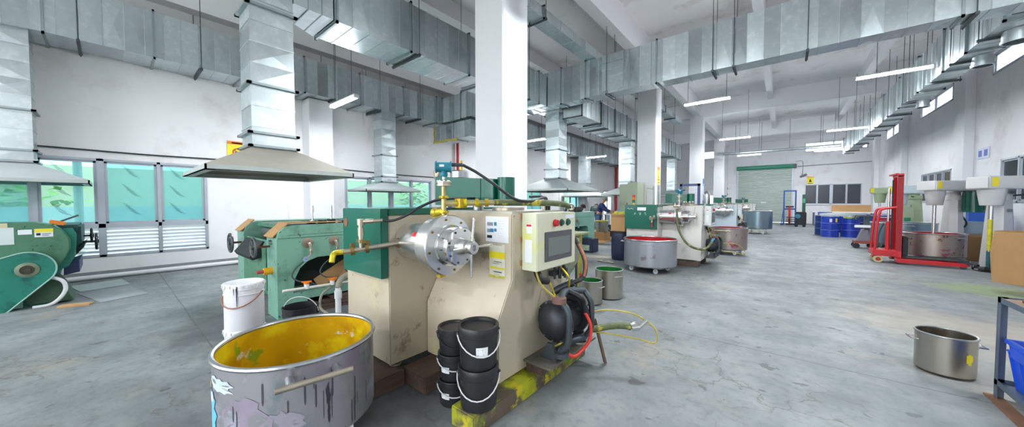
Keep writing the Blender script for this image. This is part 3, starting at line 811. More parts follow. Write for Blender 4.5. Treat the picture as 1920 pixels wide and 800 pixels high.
s3 = sheet_sign('pillar_poster', 'yellow and blue safety poster on the second column', -3.3, -3.29, 11.68, 11.95, 1.85, 2.66,
           (YELSIGN, [('header', ORANGE, 0, 1, .87, 1), ('blue_part', mat('poster_blue', '#a9b7e0', .6), 0, 1, 0, .28), ('caption', mat('poster_ink', '#9a9a1a', .6), .2, .8, .33, .37), ('caption', mat('poster_ink', '#9a9a1a', .6), .15, .85, .45, .49), ('caption', mat('poster_ink', '#9a9a1a', .6), .25, .8, .56, .6), ('figure', mat('poster_figure', '#4d55b5', .6), .3, .7, .08, .22)], 1))
s4 = sheet_sign('pillar_poster', 'narrow pale blue poster on the third column', -3.3, -3.29, 19.62, 19.95, 1.3, 2.72,
           (mat('poster_pale', '#c5d9ec', .6), [('header', mat('poster_dark', '#2e5fa8', .6), 0, 1, .8, 1), ('figure', mat('poster_dark', '#2e5fa8', .6), .25, .75, .05, .2), ('band', mat('poster_cyan', '#57a9d6', .6), .1, .9, .72, .78)], 1))
sheet_sign('pillar_poster', 'pale blue poster on the wall pier seen under the third hood', XL + .471, XL + .48, 11.12, 11.5, 1.3, 2.15,
           (mat('poster_pale', '#c5d9ec', .6), [('header', mat('poster_cyan', '#57a9d6', .6), 0, 1, .82, 1), ('figure', mat('poster_dark', '#2e5fa8', .6), .3, .7, .1, .4)], 1))
s5 = sheet_sign('wall_notice', 'blue and white pair of safety notices on the right wall', XR - .02, XR - .005, 15.6, 16.3, 2.72, 3.02,
           (mat('notice_pale', '#d4daf0', .6), [('emblem', mat('notice_blue', '#5a67b8', .6), .1, .4, .2, .8), ('emblem', mat('notice_blue', '#5a67b8', .6), .6, .9, .2, .8)], -1))
o = thing('security_camera', 'small grey wall camera near the yellow sign on the back wall', 'camera', (.95, Y1 - .1, 3.3))
MB().cyl((.93, Y1, 3.35), (.93, Y1 - .12, 3.3), .03).build('bracket', DARKSTEEL, o); MB().cyl((.85, Y1 - .1, 3.28), (1.16, Y1 - .3, 3.42), .07, n=14).build('housing', mat('camera_grey', '#83878d', .4), o)
cable('conduit', 'grey conduit line across the back wall above the dark window', [(.7, Y1 - .03, 4.02), (4.35, Y1 - .03, 4.1)], .025, INKG)
cable('conduit', 'thin grey conduit dropping to the camera on the back wall', [(.55, Y1 - .03, 4.35), (.95, Y1 - .03, 4.35), (.95, Y1 - .03, 3.4)], .015, INKG)
o = thing('service_pipe', 'long bright pipe crossing below the ceiling near the back wall', 'pipe', (-.3, 26.9, 4.75))
MB().cyl((-3.3, 26.9, 4.78), (2.5, 26.9, 4.78), .09, n=16).build('pipe', GALV, o)
m = MB()
for x in (-2.6, -1.2, .2, 1.6): m.cyl((x, 26.9, 4.86), (x, 26.9, ZC), .01, n=6)
m.build('hanger', DARKSTEEL, o)
o = thing('switch_panel', 'small wall switches on the end pier left of the shutter', 'switch', (-3.45, 30.8, 2.2))
for k, (y, z) in enumerate(((30.66, 2.5), (30.8, 2.5), (30.72, 2.05))): MB().box(-3.45, -3.42, y, y + .1, z, z + .14).build('switch_box', INKG if k < 2 else INKK, o)
# ------------------------------------------------------------------ bead mill in front
def bolt_ring(m, c, R, n, r=.009, h=.012, d=(1, 0, 0), ph=.2):
    c = Vector(c); d = Vector(d)
    e1 = d.orthogonal().normalized(); e2 = d.cross(e1)
    for k in range(n):
        a = 2 * PI * k / n + ph; p = c + (e1 * math.cos(a) + e2 * math.sin(a)) * R
        m.cyl(p, p + d * h, r, n=6)
    return m
bm1 = thing('bead_mill', 'big cream bead mill in front with green panel, steel chamber and touch screen box', 'machine', (-2.1, 2.1, 0), 'bead mills in a row')
BX0, BX1 = -3.1, -2.38
MB().box(BX0, BX1, 1.38, 2.75, .16, 1.35).build('gear_cabinet', CREAM, bm1, bevel=.008)
prof = [(1.73, .15), (1.73, .6), (1.885, .88), (1.885, 1.372), (2.62, 1.372), (2.62, .9), (2.74, .6), (2.74, .15)]
MB().prism(prof, 'x', -2.378, -1.55).build('body', CREAM, bm1, bevel=.008)
MB().box(-2.3, -1.56, 1.9, 2.6, 1.372, 1.386).build('top_plate', mat('top_plate', '#b9b7ac', .4, .5, .1, 5), bm1)
gp = MB().box(-3.03, -2.38, 1.315, 1.376, .86, 1.405).build('side_panel', GREEN_E, bm1, bevel=.006, label='dark green enamelled side panel')
MB().lathe([(0, 0), (.036, 0), (.036, .002), (0, .002)], (-2.965, 1.314, 1.28), (0, -1, 0), 20).xf(Matrix()).build('rust_patch', RUST, gp)
MB().box(-3.1, -2.375, 1.38, 2.75, 1.352, 1.405).build('top_cover', GREEN_E, bm1, bevel=.005)
ft = [(-2.44, 1.46), (-3.04, 1.46), (-2.44, 2.66), (-3.04, 2.66), (-1.62, 1.8), (-1.62, 2.66)]
for x, y in ft:
    MB().cyl((x, y, .131), (x, y, .17), .018).cyl((x, y, .131), (x, y, .143), .05, .045, 18).build('foot', mat('foot_steel', '#8d8578', .5, .5, .2, 9), bm1)
# grinding chamber on the +x face of the cabinet
CY, CZ = 1.58, 1.14
ax = (1, 0, 0)
MB().lathe([(0, 0), (.152, 0), (.152, .38), (0, .38)], (-2.379, CY, CZ), ax, 40).build('chamber_barrel', STEEL, bm1)
fl = MB().lathe([(0, 0), (.196, 0), (.208, .012), (.208, .05), (.212, .05), (.212, .1), (.222, .1), (.222, .148), (.216, .155), (0, .155)], (-2.04, CY, CZ), ax, 56).build('chamber_flange', STEEL, bm1)
bolt_ring(MB(), (-1.885, CY, CZ), .19, 8, .009, .006).build('bolt', mat('bolt_bronze', '#8a7440', .4, .8, .2, 9), fl)
ep = MB().lathe([(0, 0), (.15, 0), (.15, .012), (.138, .02), (.138, .118), (.133, .124), (0, .124)], (-1.886, CY, CZ), ax, 48).build('end_plate', CHROME, bm1)
bolt_ring(MB(), (-1.762, CY, CZ), .115, 8, .008, .005, ph=.5).build('bolt', DARKSTEEL, ep)
MB().lathe([(0, 0), (.066, 0), (.06, .04), (.052, .07), (.04, .07), (.04, .085), (.047, .085), (.047, .12), (.042, .13), (.02, .13), (.02, .1), (0, .1)], (-1.762, CY, CZ), ax, 32).build('nose', STEEL, bm1)
for a, l in ((.12, .2), (PI / 2 - .02, .19), (PI + .0, .2), (-PI / 2, .15)):
    dv = Vector((0, math.sin(a), math.cos(a))); p = Vector((-1.66, CY, CZ))
    MB().tube([p + dv * .035, p + dv * l], .0085, 10, False).ball(p + dv * l, .0095, 8).build('turning_spoke', CHROME, bm1)
MB().cyl((-1.98, CY - .02, CZ - .25), (-1.98, CY - .02, CZ - .2), .014).box(-2.0, -1.95, CY - .04, CY + .01, CZ - .243, CZ - .225).build('drain_plug', YBRASS, bm1)
th_ = -.5
lab = MB()
for k in range(8):
    a0 = .95 + k * .06; a1 = a0 + .06
    q = [(-2.16 + dx, CY - math.sin(a) * .1535, CZ + math.cos(a) * .1535) for dx, a in ((0, a0), (.06, a0), (.06, a1), (0, a1))]
    lab.add(q, [(0, 1, 2, 3)])
lab.build('chamber_label', PAPER, bm1)
lab = MB()
for k in range(4):
    a0 = .95 + k * .06; a1 = a0 + .06
    q = [(-2.157 + dx, CY - math.sin(a) * .1545, CZ + math.cos(a) * .1545) for dx, a in ((0, a0), (.054, a0), (.054, a1), (0, a1))]
    lab.add(q, [(0, 1, 2, 3)])
lab.build('label_red_mark', RED, bm1)
# pressure transmitter on top
tp0 = Vector((-1.98, CY + .02, CZ + .2))
MB().cyl(tp0, tp0 + Vector((0, 0, .16)), .02, n=16).cyl(tp0 + Vector((0, 0, .08)), tp0 + Vector((0, 0, .27)), .018, n=16).build('standpipe', PIPEY, bm1)
vp = MB()
for z in (.03, .14): vp.lathe([(.032, 0), (.036, .008), (.032, .022), (.02, .022), (.02, 0)], tp0 + Vector((0, 0, z)), (0, 0, 1), 18, closed=True).cyl(tp0 + Vector((-.05, 0, z + .01)), tp0 + Vector((.05, 0, z + .01)), .008)
vp.cyl(tp0 + Vector((-.1, -.02, .03)), tp0 + Vector((0, 0, .05)), .03, .024, 14).ball(tp0 + Vector((-.085, -.02, .035)), .036, 12).build('pipe_clamp', YBRASS, bm1)
MB().lathe([(0, 0), (.056, 0), (.056, .016), (.048, .016), (.048, .022), (.056, .022), (.056, .036), (0, .036)], tp0 + Vector((0, 0, .235)), (0, 0, 1), 28).build('pipe_flange', STEELP, bm1)
bf = MB(); bolt_ring(bf, tp0 + Vector((0, 0, .27)), .045, 8, .006, .008, (0, 0, 1)); bf.build('flange_bolt', CHROME, bm1)
h0 = tp0 + Vector((0, 0, .285))
MB().cyl(h0, h0 + Vector((0, 0, .03)), .012, n=12).build('stem', CHROME, bm1)
hd = MB().lathe([(0, 0), (.026, 0), (.03, .012), (.03, .03), (.022, .036), (.022, .045), (0, .045)], h0 + Vector((0, 0, .02)), (0, 0, 1), 20)
hc = h0 + Vector((0, 0, .092)); dx = Vector((.7, .71, 0))
hd.cyl(hc - dx * .052, hc + dx * .052, .037, n=24).cyl(hc - dx * .06, hc - dx * .05, .046, n=24).cyl(hc + dx * .05, hc + dx * .06, .046, n=24).ball(hc, .034, 16)
hd.build('transmitter_head', TRANSB, bm1)
MB().obox(hc + Vector((.02, -.034, .008)), (.034, .008, .016), Matrix.Rotation(.78, 3, 'Z')).build('transmitter_plate', PAPER, bm1)
g0 = hc + Vector((.04, .05, .02))
MB().cyl(hc + Vector((.03, .04, .02)), g0 + Vector((.05, .06, .0)), .014, n=12).build('cable_gland', DARKSTEEL, bm1)
MB().tube([g0 + Vector((.05, .06, 0)), g0 + Vector((.11, .14, -.05)), (-1.72, 1.86, 1.6), (-1.6, 1.98, 1.48), (-1.52, 2.1, 1.463), (-1.52, 2.24, 1.49), (-1.56, 2.36, 1.48), (-1.6, 2.42, 1.38)], .0115, 10).build('signal_cable', RUBBER, bm1)
MB().tube([(-1.62, 2.2, 1.5), (-1.58, 2.32, 1.5), (-1.58, 2.42, 1.45), (-1.6, 2.46, 1.38)], .011, 10).build('signal_cable', RUBBER, bm1)
cg = MB()
for q in ((-1.6, 2.38), (-1.6, 2.46)): cg.cyl((q[0], q[1], 1.386), (q[0], q[1], 1.43), .014, n=10)
cg.build('cable_gland', STEELP, bm1)
# belt guard on top
Yg = 2.08
gq = [onY(p[0], p[1], Yg) for p in ((817, 331), (925, 335), (925, 378), (817, 384))]
gd = MB().prism([(gq[0].x, gq[0].z), (gq[1].x, gq[1].z), (gq[2].x, gq[2].z), (gq[3].x, gq[3].z)], 'y', Yg, Yg + .18)
gl = onY(809, 331, Yg + .12)
gd.prism([(gq[0].x, Yg), (gq[0].x, Yg + .18), (gq[0].x - .06, Yg + .15), (gq[0].x - .06, Yg + .03)], 'z', gq[3].z, gq[0].z)
gd.build('belt_guard', GREEN_E, bm1, bevel=.004)
gx = (gq[1].x + onY(947, 331, Yg).x) / 2
MB().cyl((gx, Yg + .09, gq[2].z - .03), (gx, Yg + .09, gq[1].z + .012), .075, n=36).build('guard_end', GREEN_E, bm1)
MB().box(gq[1].x - .155, gq[1].x - .15, Yg - .003, Yg + .18, gq[2].z - .002, gq[1].z + .006).build('guard_seam', BLACKM, bm1)
MB().cyl((gx, Yg + .12, 1.386), (gx, Yg + .12, 1.41), .14, n=28).build('bearing_cap', STEELP, bm1)
MB().cyl((gx - .35, Yg + .1, 1.386), (gx - .35, Yg + .1, 1.46), .05, n=18).cyl((gx - .78, Yg + .1, 1.386), (gx - .78, Yg + .1, 1.46), .045, n=18).build('guard_post', STEEL_B, bm1)
mc = onY(822, 322, 2.25)
MB().lathe([(0, 0), (.045, 0), (.05, .01), (.05, .09), (.04, .1), (0, .1)], (mc.x, 2.25, gq[0].z - .01), (0, 0, 1), 20).build('breather_cap', STEELP, bm1)
mc = onY(868, 330, 2.3)
MB().lathe([(0, 0), (.09, 0), (.09, .06), (.07, .075), (0, .08)], (mc.x, 2.25, gq[0].z - .01), (0, 0, 1), 24).build('fan_cap', STEEL_B, bm1)
MB().cyl((mc.x + .03, 2.25, gq[0].z + .06), (mc.x + .03, 2.25, gq[0].z + .16), .012).build('yellow_valve', YBRASS, bm1)
# feed pipe and hose on top
fp0 = Vector((-1.96, CY + .02, CZ + .305)); fp1 = Vector((-1.72, 1.88, 1.452))
MB().tube([fp0, fp0.lerp(fp1, .5), fp1], .021, 12, False).build('feed_pipe', PIPEY, bm1)
cl = MB()
for t in (.22, .36, .6, .8): 
    p = fp0.lerp(fp1, t); MB().cyl(p, p + (fp1 - fp0).normalized() * .026, .031, n=12).build('pipe_clamp', YBRASS, bm1)
cl.obox(fp0.lerp(fp1, .3) + Vector((0, 0, .0)), (.06, .06, .07)).build('valve_body', YBRASS, bm1)
# control box
cb = MB().box(-1.549, -1.405, 2.0, 2.58, .935, 1.372).build('control_box', CREAM_B, bm1, bevel=.006)
MB().box(-1.405, -1.398, 2.1, 2.51, .995, 1.225).build('screen_bezel', SCREENF, cb, bevel=.003)
MB().box(-1.398, -1.395, 2.14, 2.475, 1.035, 1.18).build('touch_screen', SCREEN, cb)
for k, (y, mm) in enumerate(((2.245, BTR), (2.345, BTG), (2.445, BTG))):
    MB().cyl((-1.405, y, 1.29), (-1.385 + (.008 if k == 0 else 0), y, 1.29), .026 if k == 0 else .02, n=20).lathe([(.028, 0), (.03, .006), (.024, .008)], (-1.405, y, 1.29), ax, 20).build('push_button', mm, cb, label=['red push button', 'dark selector knob', 'dark green push button'][k])
MB().box(-1.405, -1.4035, 2.41, 2.55, 1.322, 1.352).build('label_plate', PAPER, cb)
MB().box(-1.515, -1.45, 1.9985, 1.9999, 1.0, 1.17).build('paper_note', PAPER, cb)
MB().box(-1.5, -1.45, 1.9985, 1.9999, 1.22, 1.29).build('paper_note', PAPER, cb); MB().box(-1.5, -1.455, 1.9975, 1.9984, 1.272, 1.287).build('note_red_mark', RED, cb)
for z in (.97, 1.15, 1.33): MB().cyl((-1.552, 1.99, z), (-1.552, 1.99, z + .04), .011, n=10).build('hinge', mat('copper_hinge', '#b07a55', .4, .7, .1, 9), cb)
# notices on the upper face
Yn = 1.884
def nbox(px0, px1, py0, py1, m_, nm, dy=0, par=None):
    a = onY(px0, py0, Yn); b = onY(px1, py1, Yn)
    return MB().box(a.x, b.x, Yn - .002 - dy, Yn - .0005 - dy, b.z, a.z).build(nm, m_, par or bm1, smooth=False)
nt1 = nbox(911, 954, 405, 456, PAPER, 'notice_sheet')
for (x, y, ww, hh, mm) in ((914, 416, 11, 7, INKG), (927, 416, 4.5, 7, INKB), (914, 428, 6, 7, INKG), (920, 428, 6, 7, INKB), (927, 428, 4.5, 6, INKB), (914, 440, 9, 6, INKK)):
    nbox(x, x + ww, y, y + hh, mm, 'notice_picture', .002, nt1)
for k in range(8): nbox(935, 935 + [12, 10, 14, 9, 13, 11, 8, 12][k], 414 + k * 4.6, 415 + k * 4.6, mat('ink_pale', '#b7bac4', .8), 'notice_line', .002, nt1)
nt2 = nbox(918, 947, 456, 525, mat('old_label', '#e2e0cd', .7, 0, .06, 30), 'label_strip')
nbox(918, 947, 470, 486, YELSIGN, 'yellow_band', .002, nt2); nbox(918, 947, 498, 506, YELSIGN, 'yellow_band', .002, nt2)
for k, y in enumerate((458, 460.5, 490, 493, 509, 513)): nbox(925 + k % 3, 941 - k % 2 * 5, y, y + 1.1, INKG if k % 2 else INKK, 'notice_line', .0025, nt2)
nbox(917, 947, 513, 525, mat('stained_yellow', '#c9bf52', .6, 0, .25, 30), 'yellow_stain', .0015, nt2)
# discharge pipe over the tub
dp = [Vector(q) for q in ((-2.33, 1.45, 1.135), (-2.375, 1.3, 1.12), (-2.49, 1.08, 1.09), (-2.47, 1.0, 1.075), (-2.455, .985, 1.03))]
MB().tube(dp[:3], .02, 12, False).build('discharge_pipe', STEELP, bm1)
MB().tube([dp[2], dp[2] + Vector((-.02, -.05, -.004)), dp[3], dp[4]], .019, 12).build('spout', mat('spout_yellow', '#c9b528', .4, .3, .2, 10), bm1)
dc = MB()
for t in (.35, .75):
    p = dp[1].lerp(dp[2], t); dd = (dp[2] - dp[1]).normalized(); MB().cyl(p - dd * .012, p + dd * .012, .037, n=16).obox(p + Vector((0, 0, .03)), (.03, .03, .05)).build('pipe_clamp', mat('clamp_bronze', '#8f7a4a', .4, .8, .2, 12), bm1)
dc.cyl(dp[0] - Vector((0, .02, 0)), dp[0] + Vector((0, .02, 0)), .04, n=16).build('pipe_clamp', mat('clamp_bronze', '#8f7a4a', .4, .8, .2, 12), bm1)
te = dp[1].lerp(dp[2], .52)
MB().cyl(te, te + Vector((0, 0, .18)), .017, n=12).cyl(te + Vector((0, 0, .1)), te + Vector((0, 0, .16)), .022, n=12).cyl(te + Vector((0, 0, .18)), te + Vector((0, 0, .225)), .026, n=14).cyl(te + Vector((0, 0, .205)), te + Vector((.06, .07, .21)), .016, n=12).cyl(te + Vector((.06, .07, .21)), te + Vector((.1, .12, .215)), .012, n=10).build('sampling_valve', STEELP, bm1)
MB().obox(te + Vector((0, 0, .06)), (.09, .03, .025)).build('valve_lever', mat('clamp_bronze', '#8f7a4a'), bm1)
te2 = te + Vector((.1, .12, .215))
MB().tube([te2, te2 + Vector((.04, .05, -.005)), te2 + Vector((.11, .12, .03)), te2 + Vector((.17, .22, .1)), te2 + Vector((.2, .4, .16)), te2 + Vector((.22, .75, .17))], .0105, 10).build('black_hose', RUBBER, bm1)

# wooden skids
o = MB().box(-1.655, -1.44, 1.385, 2.86, 0, .13).build('timber_beam', WOODY, loc=(-1.55, 2.1, 0), bevel=.008); tag(o, 'dark timber skid splashed with yellow and green paint under the front bead mill', 'timber')
o = MB().box(-3.3, -2.3, 1.19, 1.46, 0, .13).build('timber_beam', WOODD, loc=(-2.8, 1.3, 0), bevel=.008); tag(o, 'dark brown timber skid under the cream cabinet behind the yellow tub', 'timber')
o = MB().box(-2.36, -2.06, 1.47, 1.86, 0, .13).build('timber_beam', WOODD, loc=(-2.2, 1.65, 0), bevel=.008); tag(o, 'short timber block beside the tub skid under the cream cabinet corner', 'timber')
o = MB().box(-3.2, -1.6, 2.55, 2.78, 0, .13).build('timber_beam', WOODD, loc=(-2.4, 2.66, 0), bevel=.008); tag(o, 'timber skid at the far side under the front bead mill', 'timber')

# feed hose (thing of its own)
o = thing('feed_hose', 'green corrugated hose over the bead mill and down beside the touch screen box', 'hose', (-1.45, 2.5, 1.0))
def corrug(pts, r, nm, m_, par):
    MB().tube(pts, r, 12).build(nm, m_, par)
corrug([fp1, (-1.6, 2.02, 1.452), (-1.47, 2.2, 1.45), (-1.4, 2.34, 1.44), (-1.38, 2.42, 1.42)], .024, 'upper_hose', HOSEG, o)
rr = MB(); P0 = fp1; P1 = Vector((-1.47, 2.2, 1.45))
for k in range(34):
    p = P0.lerp(P1, k / 33); dd = (P1 - P0).normalized(); rr.cyl(p - dd * .002, p + dd * .002, .0265, n=12)
rr.build('hose_rib', HOSEG, o)
MB().ring((-1.37, 2.44, 1.415), .024, .009, (.9, -.6, 0), 20).build('hose_end', STEELP, o)
hp = [onY(1056, 404, 2.68), onY(1066, 428, 2.7), onY(1084, 458, 2.7), onY(1097, 490, 2.65), onY(1094, 518, 2.6), onY(1076, 529, 2.55), onY(1050, 540, 2.5)]
MB().tube(hp, .021, 12).build('lower_hose', HOSEK, o)
MB().tube([p + Vector((.012, -.012, .004)) for p in hp[2:5]], .012, 8).build('copper_stripe', mat('hose_copper', '#a8674c', .5, 0, .2, 20), o)
MB().tube([hp[5], hp[6], onY(1036, 548, 2.46)], .032, 14, False).build('hose_coupling', DARKSTEEL, o)

# diaphragm pump on its plate
pm = thing('diaphragm_pump', 'black double diaphragm pump with red hose beside the front bead mill', 'pump', (-1.42, 2.4, .2))
PX_, PZ_ = -1.405, .5
pl = MB().box(-1.548, -1.3, 2.02, 2.78, .215, .23).build('base_plate', mat('plate_grimy', '#77736c', .55, .4, .25, 7), pm)
MB().box(-1.548, -1.4, 2.06, 2.74, .131, .215).build('plate_support', WOODD, pm)
for yc, s in ((2.27, -1), (2.5, 1)):
    cch = MB().lathe([(0, 0), (.12, .002), (.165, .006), (.168, .03), (.15, .034), (.135, .06), (.1, .095), (.05, .118), (0, .125)], (PX_, yc, PZ_), (0, s, 0), 36).build('pump_chamber', PUMPM, pm)
    b_ = MB(); bolt_ring(b_, (PX_, yc + s * .028, PZ_), .157, 12, .008, .016, (0, s, 0)); b_.build('chamber_bolt', STEEL_B, cch)
MB().box(PX_ - .09, PX_ + .09, 2.27, 2.5, PZ_ - .11, PZ_ + .11).cyl((PX_, 2.27, PZ_), (PX_, 2.5, PZ_), .12, n=24).build('centre_block', BLACKM, pm, bevel=.01)
mf = MB()
for yc in (2.19, 2.57):
    mf.tube([(PX_ + .1, yc, PZ_ - .2), (PX_ + .155, yc, PZ_ - .12), (PX_ + .165, yc, PZ_), (PX_ + .155, yc, PZ_ + .12), (PX_ + .09, yc, PZ_ + .2)], .024, 12)
mf.tube([(PX_ + .09, 2.19, PZ_ + .2), (PX_ + .02, 2.38, PZ_ + .215), (PX_ + .09, 2.57, PZ_ + .2)], .03, 12).tube([(PX_ + .1, 2.19, PZ_ - .2), (PX_ + .04, 2.38, PZ_ - .21), (PX_ + .1, 2.57, PZ_ - .2)], .03, 12)
mf.build('manifold', DARKSTEEL, pm)
MB().cyl((PX_ + .09, 2.17, PZ_ + .185), (PX_ + .09, 2.17, PZ_ + .225), .055, n=20).build('manifold_cap', mat('cap_rusty', '#7b5b52', .6, .2, .2, 12), pm)
MB().cyl((PX_ + .1, 2.19, PZ_ - .235), (PX_ + .1, 2.19, PZ_ - .2), .06, n=20).build('manifold_foot', DARKSTEEL, pm)
for yc in (2.14, 2.34, 2.62):
    MB().prism([(PX_ - .06, .231), (PX_ + .085, .231), (PX_ + .05, .36), (PX_, .36)], 'y', yc, yc + .02).build('stand_leg', DARKSTEEL, pm)
MB().tube([(PX_ + .15, 2.47, .55), (PX_ + .2, 2.48, .45), (PX_ + .2, 2.46, .33), (PX_ + .17, 2.38, .26), (PX_ + .16, 2.28, .25), (PX_ + .14, 2.21, .29)], .0135, 10).build('red_hose', mat('red_hose', '#d8382e', .4), pm)
MB().tube([(PX_ + .02, 2.4, .72), (PX_ + .14, 2.42, .68), (PX_ + .15, 2.46, .6), (PX_ + .15, 2.47, .55)], .022, 12).build('air_elbow', BLACKM, pm)
MB().tube([(PX_ - .05, 2.05, .95), (PX_ - .02, 2.08, .83), (PX_ + .05, 2.17, .72), (PX_ + .12, 2.24, .63), (PX_ + .12, 2.26, .48), (PX_ + .08, 2.25, .36), (PX_ + .02, 2.22, .31)], .008, 8).build('yellow_air_line', mat('air_line', '#b5a24a', .5, 0, .15, 12), pm)
MB().tube([(PX_ + .13, 2.62, .35), (PX_ + .25, 2.72, .38), (PX_ + .36, 2.78, .395), (PX_ + .42, 2.8, .39)], .028, 12).build('suction_hose', HOSEG, pm)
MB().cyl((PX_ + .42, 2.8, .39), (PX_ + .47, 2.83, .4), .038, n=16).cyl((PX_ + .46, 2.82, .38), (PX_ + .52, 2.88, .45), .022, n=12).build('hose_coupling', CHROME, pm)
MB().tube([(PX_ + .12, 2.6, .5), (PX_ + .25, 2.7, .53), (PX_ + .44, 2.82, .5), (PX_ + .58, 2.92, .38), (PX_ + .58, 2.92, .26), (PX_ + .46, 2.86, .28), (PX_ + .28, 2.72, .32), (PX_ + .1, 2.6, .34)], .007, 8).build('yellow_air_line', mat('air_line', '#b5a24a'), pm)
MB().bar((PX_ + .12, 2.72, .42), (PX_ + .19, 2.8, .012), .035, .02).build('prop_bar', mat('prop_rusty', '#6e5a4c', .7, .2, .2, 8), pm)
vv = MB()
for k in range(4): vv.cyl((-1.5 + .02 * (k % 3), 2.4 + k * .05, .8), (-1.5 + .02 * (k % 3), 2.4 + k * .05, .9), .01 + .004 * (k % 2), n=8)
vv.box(-1.535, -1.49, 2.36, 2.6, .83, .87)
vv.build('air_fittings', PUMPM, pm); vv = MB().tube([(-1.5, 2.12, .93), (-1.44, 2.1, .86), (-1.46, 2.22, .82)], .028, 12)
vv.build('hose_elbow', RUBBER, pm) if True else vv.build('air_fittings', PUMPM, pm)
MB().tube([(-1.49, 2.3, .8), (-1.42, 2.28, .7), (-1.4, 2.3, .66)], .007, 8).build('brass_line', YBRASS, pm); MB().tube([(-1.47, 2.45, .9), (-1.4, 2.46, .82), (-1.4, 2.47, .73)], .009, 8).build('brass_line', YBRASS, pm)
MB().cyl((-1.38, 2.63, .76), (-1.38, 2.63, .83), .008).build('red_tap', RED, pm)
# ------------------------------------------------------------------ round vessels
def castor(m, x, y, z0, r=.05, ang=0.):
    d = Vector((math.cos(ang), math.sin(ang), 0))
    m.cyl(Vector((x, y, r)) - d * .018, Vector((x, y, r)) + d * .018, r, n=16)
def tub(name, label, c, r, z0, z1, shellm, inkm, ink_depth, handles='loop', cast=(), cat='tub', group=None, rim_r=.012, hang=(), lining=True):
    o = thing(name, label, cat, (c[0], c[1], 0), group)
    C_ = (c[0], c[1], 0)
    t = .006
    MB().lathe([(0, z0), (r - .02, z0), (r, z0 + .02), (r, z1), (r - t, z1), (r - t, z0 + .026), (r - .024, z0 + t), (0, z0 + t)], C_, (0, 0, 1), 64).build('shell', shellm, o)
    MB().ring((c[0], c[1], z1), r, rim_r, (0, 0, 1), 64, 8).build('rim', STEEL_B, o)
    if inkm:
        zi = z0 + ink_depth
        MB().lathe([(0, zi), (r - .009, zi), (r - .009, z1 - .006), (r - .0065, z1 - .006), (r - .0065, zi - .004), (0, zi - .004)], C_, (0, 0, 1), 64).build('ink', inkm, o)
    for a in hang:
        e = Vector((math.cos(a), math.sin(a), 0)); s = Vector((-e.y, e.x, 0)); p = Vector((c[0], c[1], z1 - .07)) + e * r
        if handles == 'bar':
            L_ = r * .42
            m = MB().cyl(p + e * .07 - s * L_, p + e * .07 + s * L_, .016, n=14)
            hb = m.build('handle', STEELP, o)
            m = MB()
            for q in (-.62, .62):
                an = a + q * .42; ee = Vector((math.cos(an), math.sin(an), 0)); m.cyl(Vector((c[0], c[1], z1 - .07)) + ee * (r - .004), p + e * .07 + s * L_ * q * 1.0, .022, n=12)
            m.build('bracket', STEEL_B, hb)
        elif handles == 'loop':
            w_ = min(.09, r * .3)
            hw_ = .06 if r > .3 else .04
            MB().tube([p - s * w_ - e * .004, p - s * w_ + e * hw_, p + s * w_ + e * hw_, p + s * w_ - e * .004], .009 if r > .3 else .006, 8, False).build('handle', CHROME, o)
    if cast:
        bmh = MB().box(c[0] - r * .62, c[0] + r * .62, c[1] - r * .62, c[1] + r * .62, z0 - .03, z0 - .002).build('base_frame', STEEL_B, o, bevel=.006)
        for a in cast:
            x, y = c[0] + math.cos(a) * r * .72, c[1] + math.sin(a) * r * .72
            rr = min(.05, (z0 - .03) * .45)
            fk = MB().box(x - .035, x + .035, y - .035, y + .035, z0 - .036, z0 - .026)
            for s_ in (-.025, .025): fk.prism([(x - .02, z0 - .034), (x + .02, z0 - .034), (x + .012, rr - .005), (x - .012, rr - .005)], 'y', y + s_ - .003, y + s_ + .003)
            k = fk.build('castor', STEEL_B, o)
            MB().cyl((x, y - .018, rr), (x, y + .018, rr), rr, n=18).build('wheel', WHITE_PL, k)
    return o
Q4 = (.6, .6 + PI / 2, .6 + PI, .6 + 1.5 * PI)
T1 = tub('mixing_tub', 'large paint-streaked steel tub coated yellow inside, front left', (-2.35, .75), .422, .12, .6, TUBM, YELINK, .06, 'bar', Q4, rim_r=.014, hang=(-.18,))
sp = MB(); r3 = random.Random(3)
for k in range(16):           # paint runs of odd colours on the side
    a = r3.uniform(-1.65, .7); w_ = r3.uniform(.002, .005); h = r3.uniform(.05, .2); zt_ = r3.uniform(.25, .55)
    vs = []
    n_ = 3
    for q in range(n_ + 1):
        an = a + (q / n_ - .5) * w_ / .42 * 2
        for z in (zt_ - h * (1 if q in (1, 2) else .85), zt_ - (0 if q in (1, 2) else .01)):
            vs.append((-2.35 + math.cos(an) * .4235, .75 + math.sin(an) * .4235, max(.15, z)))
    sp.add(vs, [(2 * q, 2 * q + 2, 2 * q + 3, 2 * q + 1) for q in range(n_)])
sp.build('dark_paint_run', mat('run_dark', '#4b4752', .5), T1)
def blotch(seed, a0, z0_, sa, sz, m_, nm, R=.4238, c=(-2.35, .75)):
    rr = random.Random(seed); b = MB(); N_ = 22
    vs = [(a0, z0_)] + [(a0 + sa * math.cos(k / N_ * 2 * PI) * rr.uniform(.6, 1.1), z0_ + sz * math.sin(k / N_ * 2 * PI) * rr.uniform(.65, 1.1)) for k in range(N_)]
    P = [(c[0] + math.cos(a) * R, c[1] + math.sin(a) * R, z) for a, z in vs]
    b.add(P, [(0, 1 + k, 1 + (k + 1) % N_) for k in range(N_)]).build(nm, m_, T1)
blotch(1, -1.35, .5, .3, .045, mat('run_paleblue', '#c3d3ec', .5), 'pale_blue_smear', .4245)
blotch(2, -1.62, .33, .2, .14, mat('run_cyan', '#6cc0e2', .45), 'cyan_smear', .4248)
blotch(3, -1.6, .41, .1, .03, PAPER, 'white_smear', .4256)
blotch(5, -1.72, .47, .1, .03, YEL, 'yellow_smear', .4262)
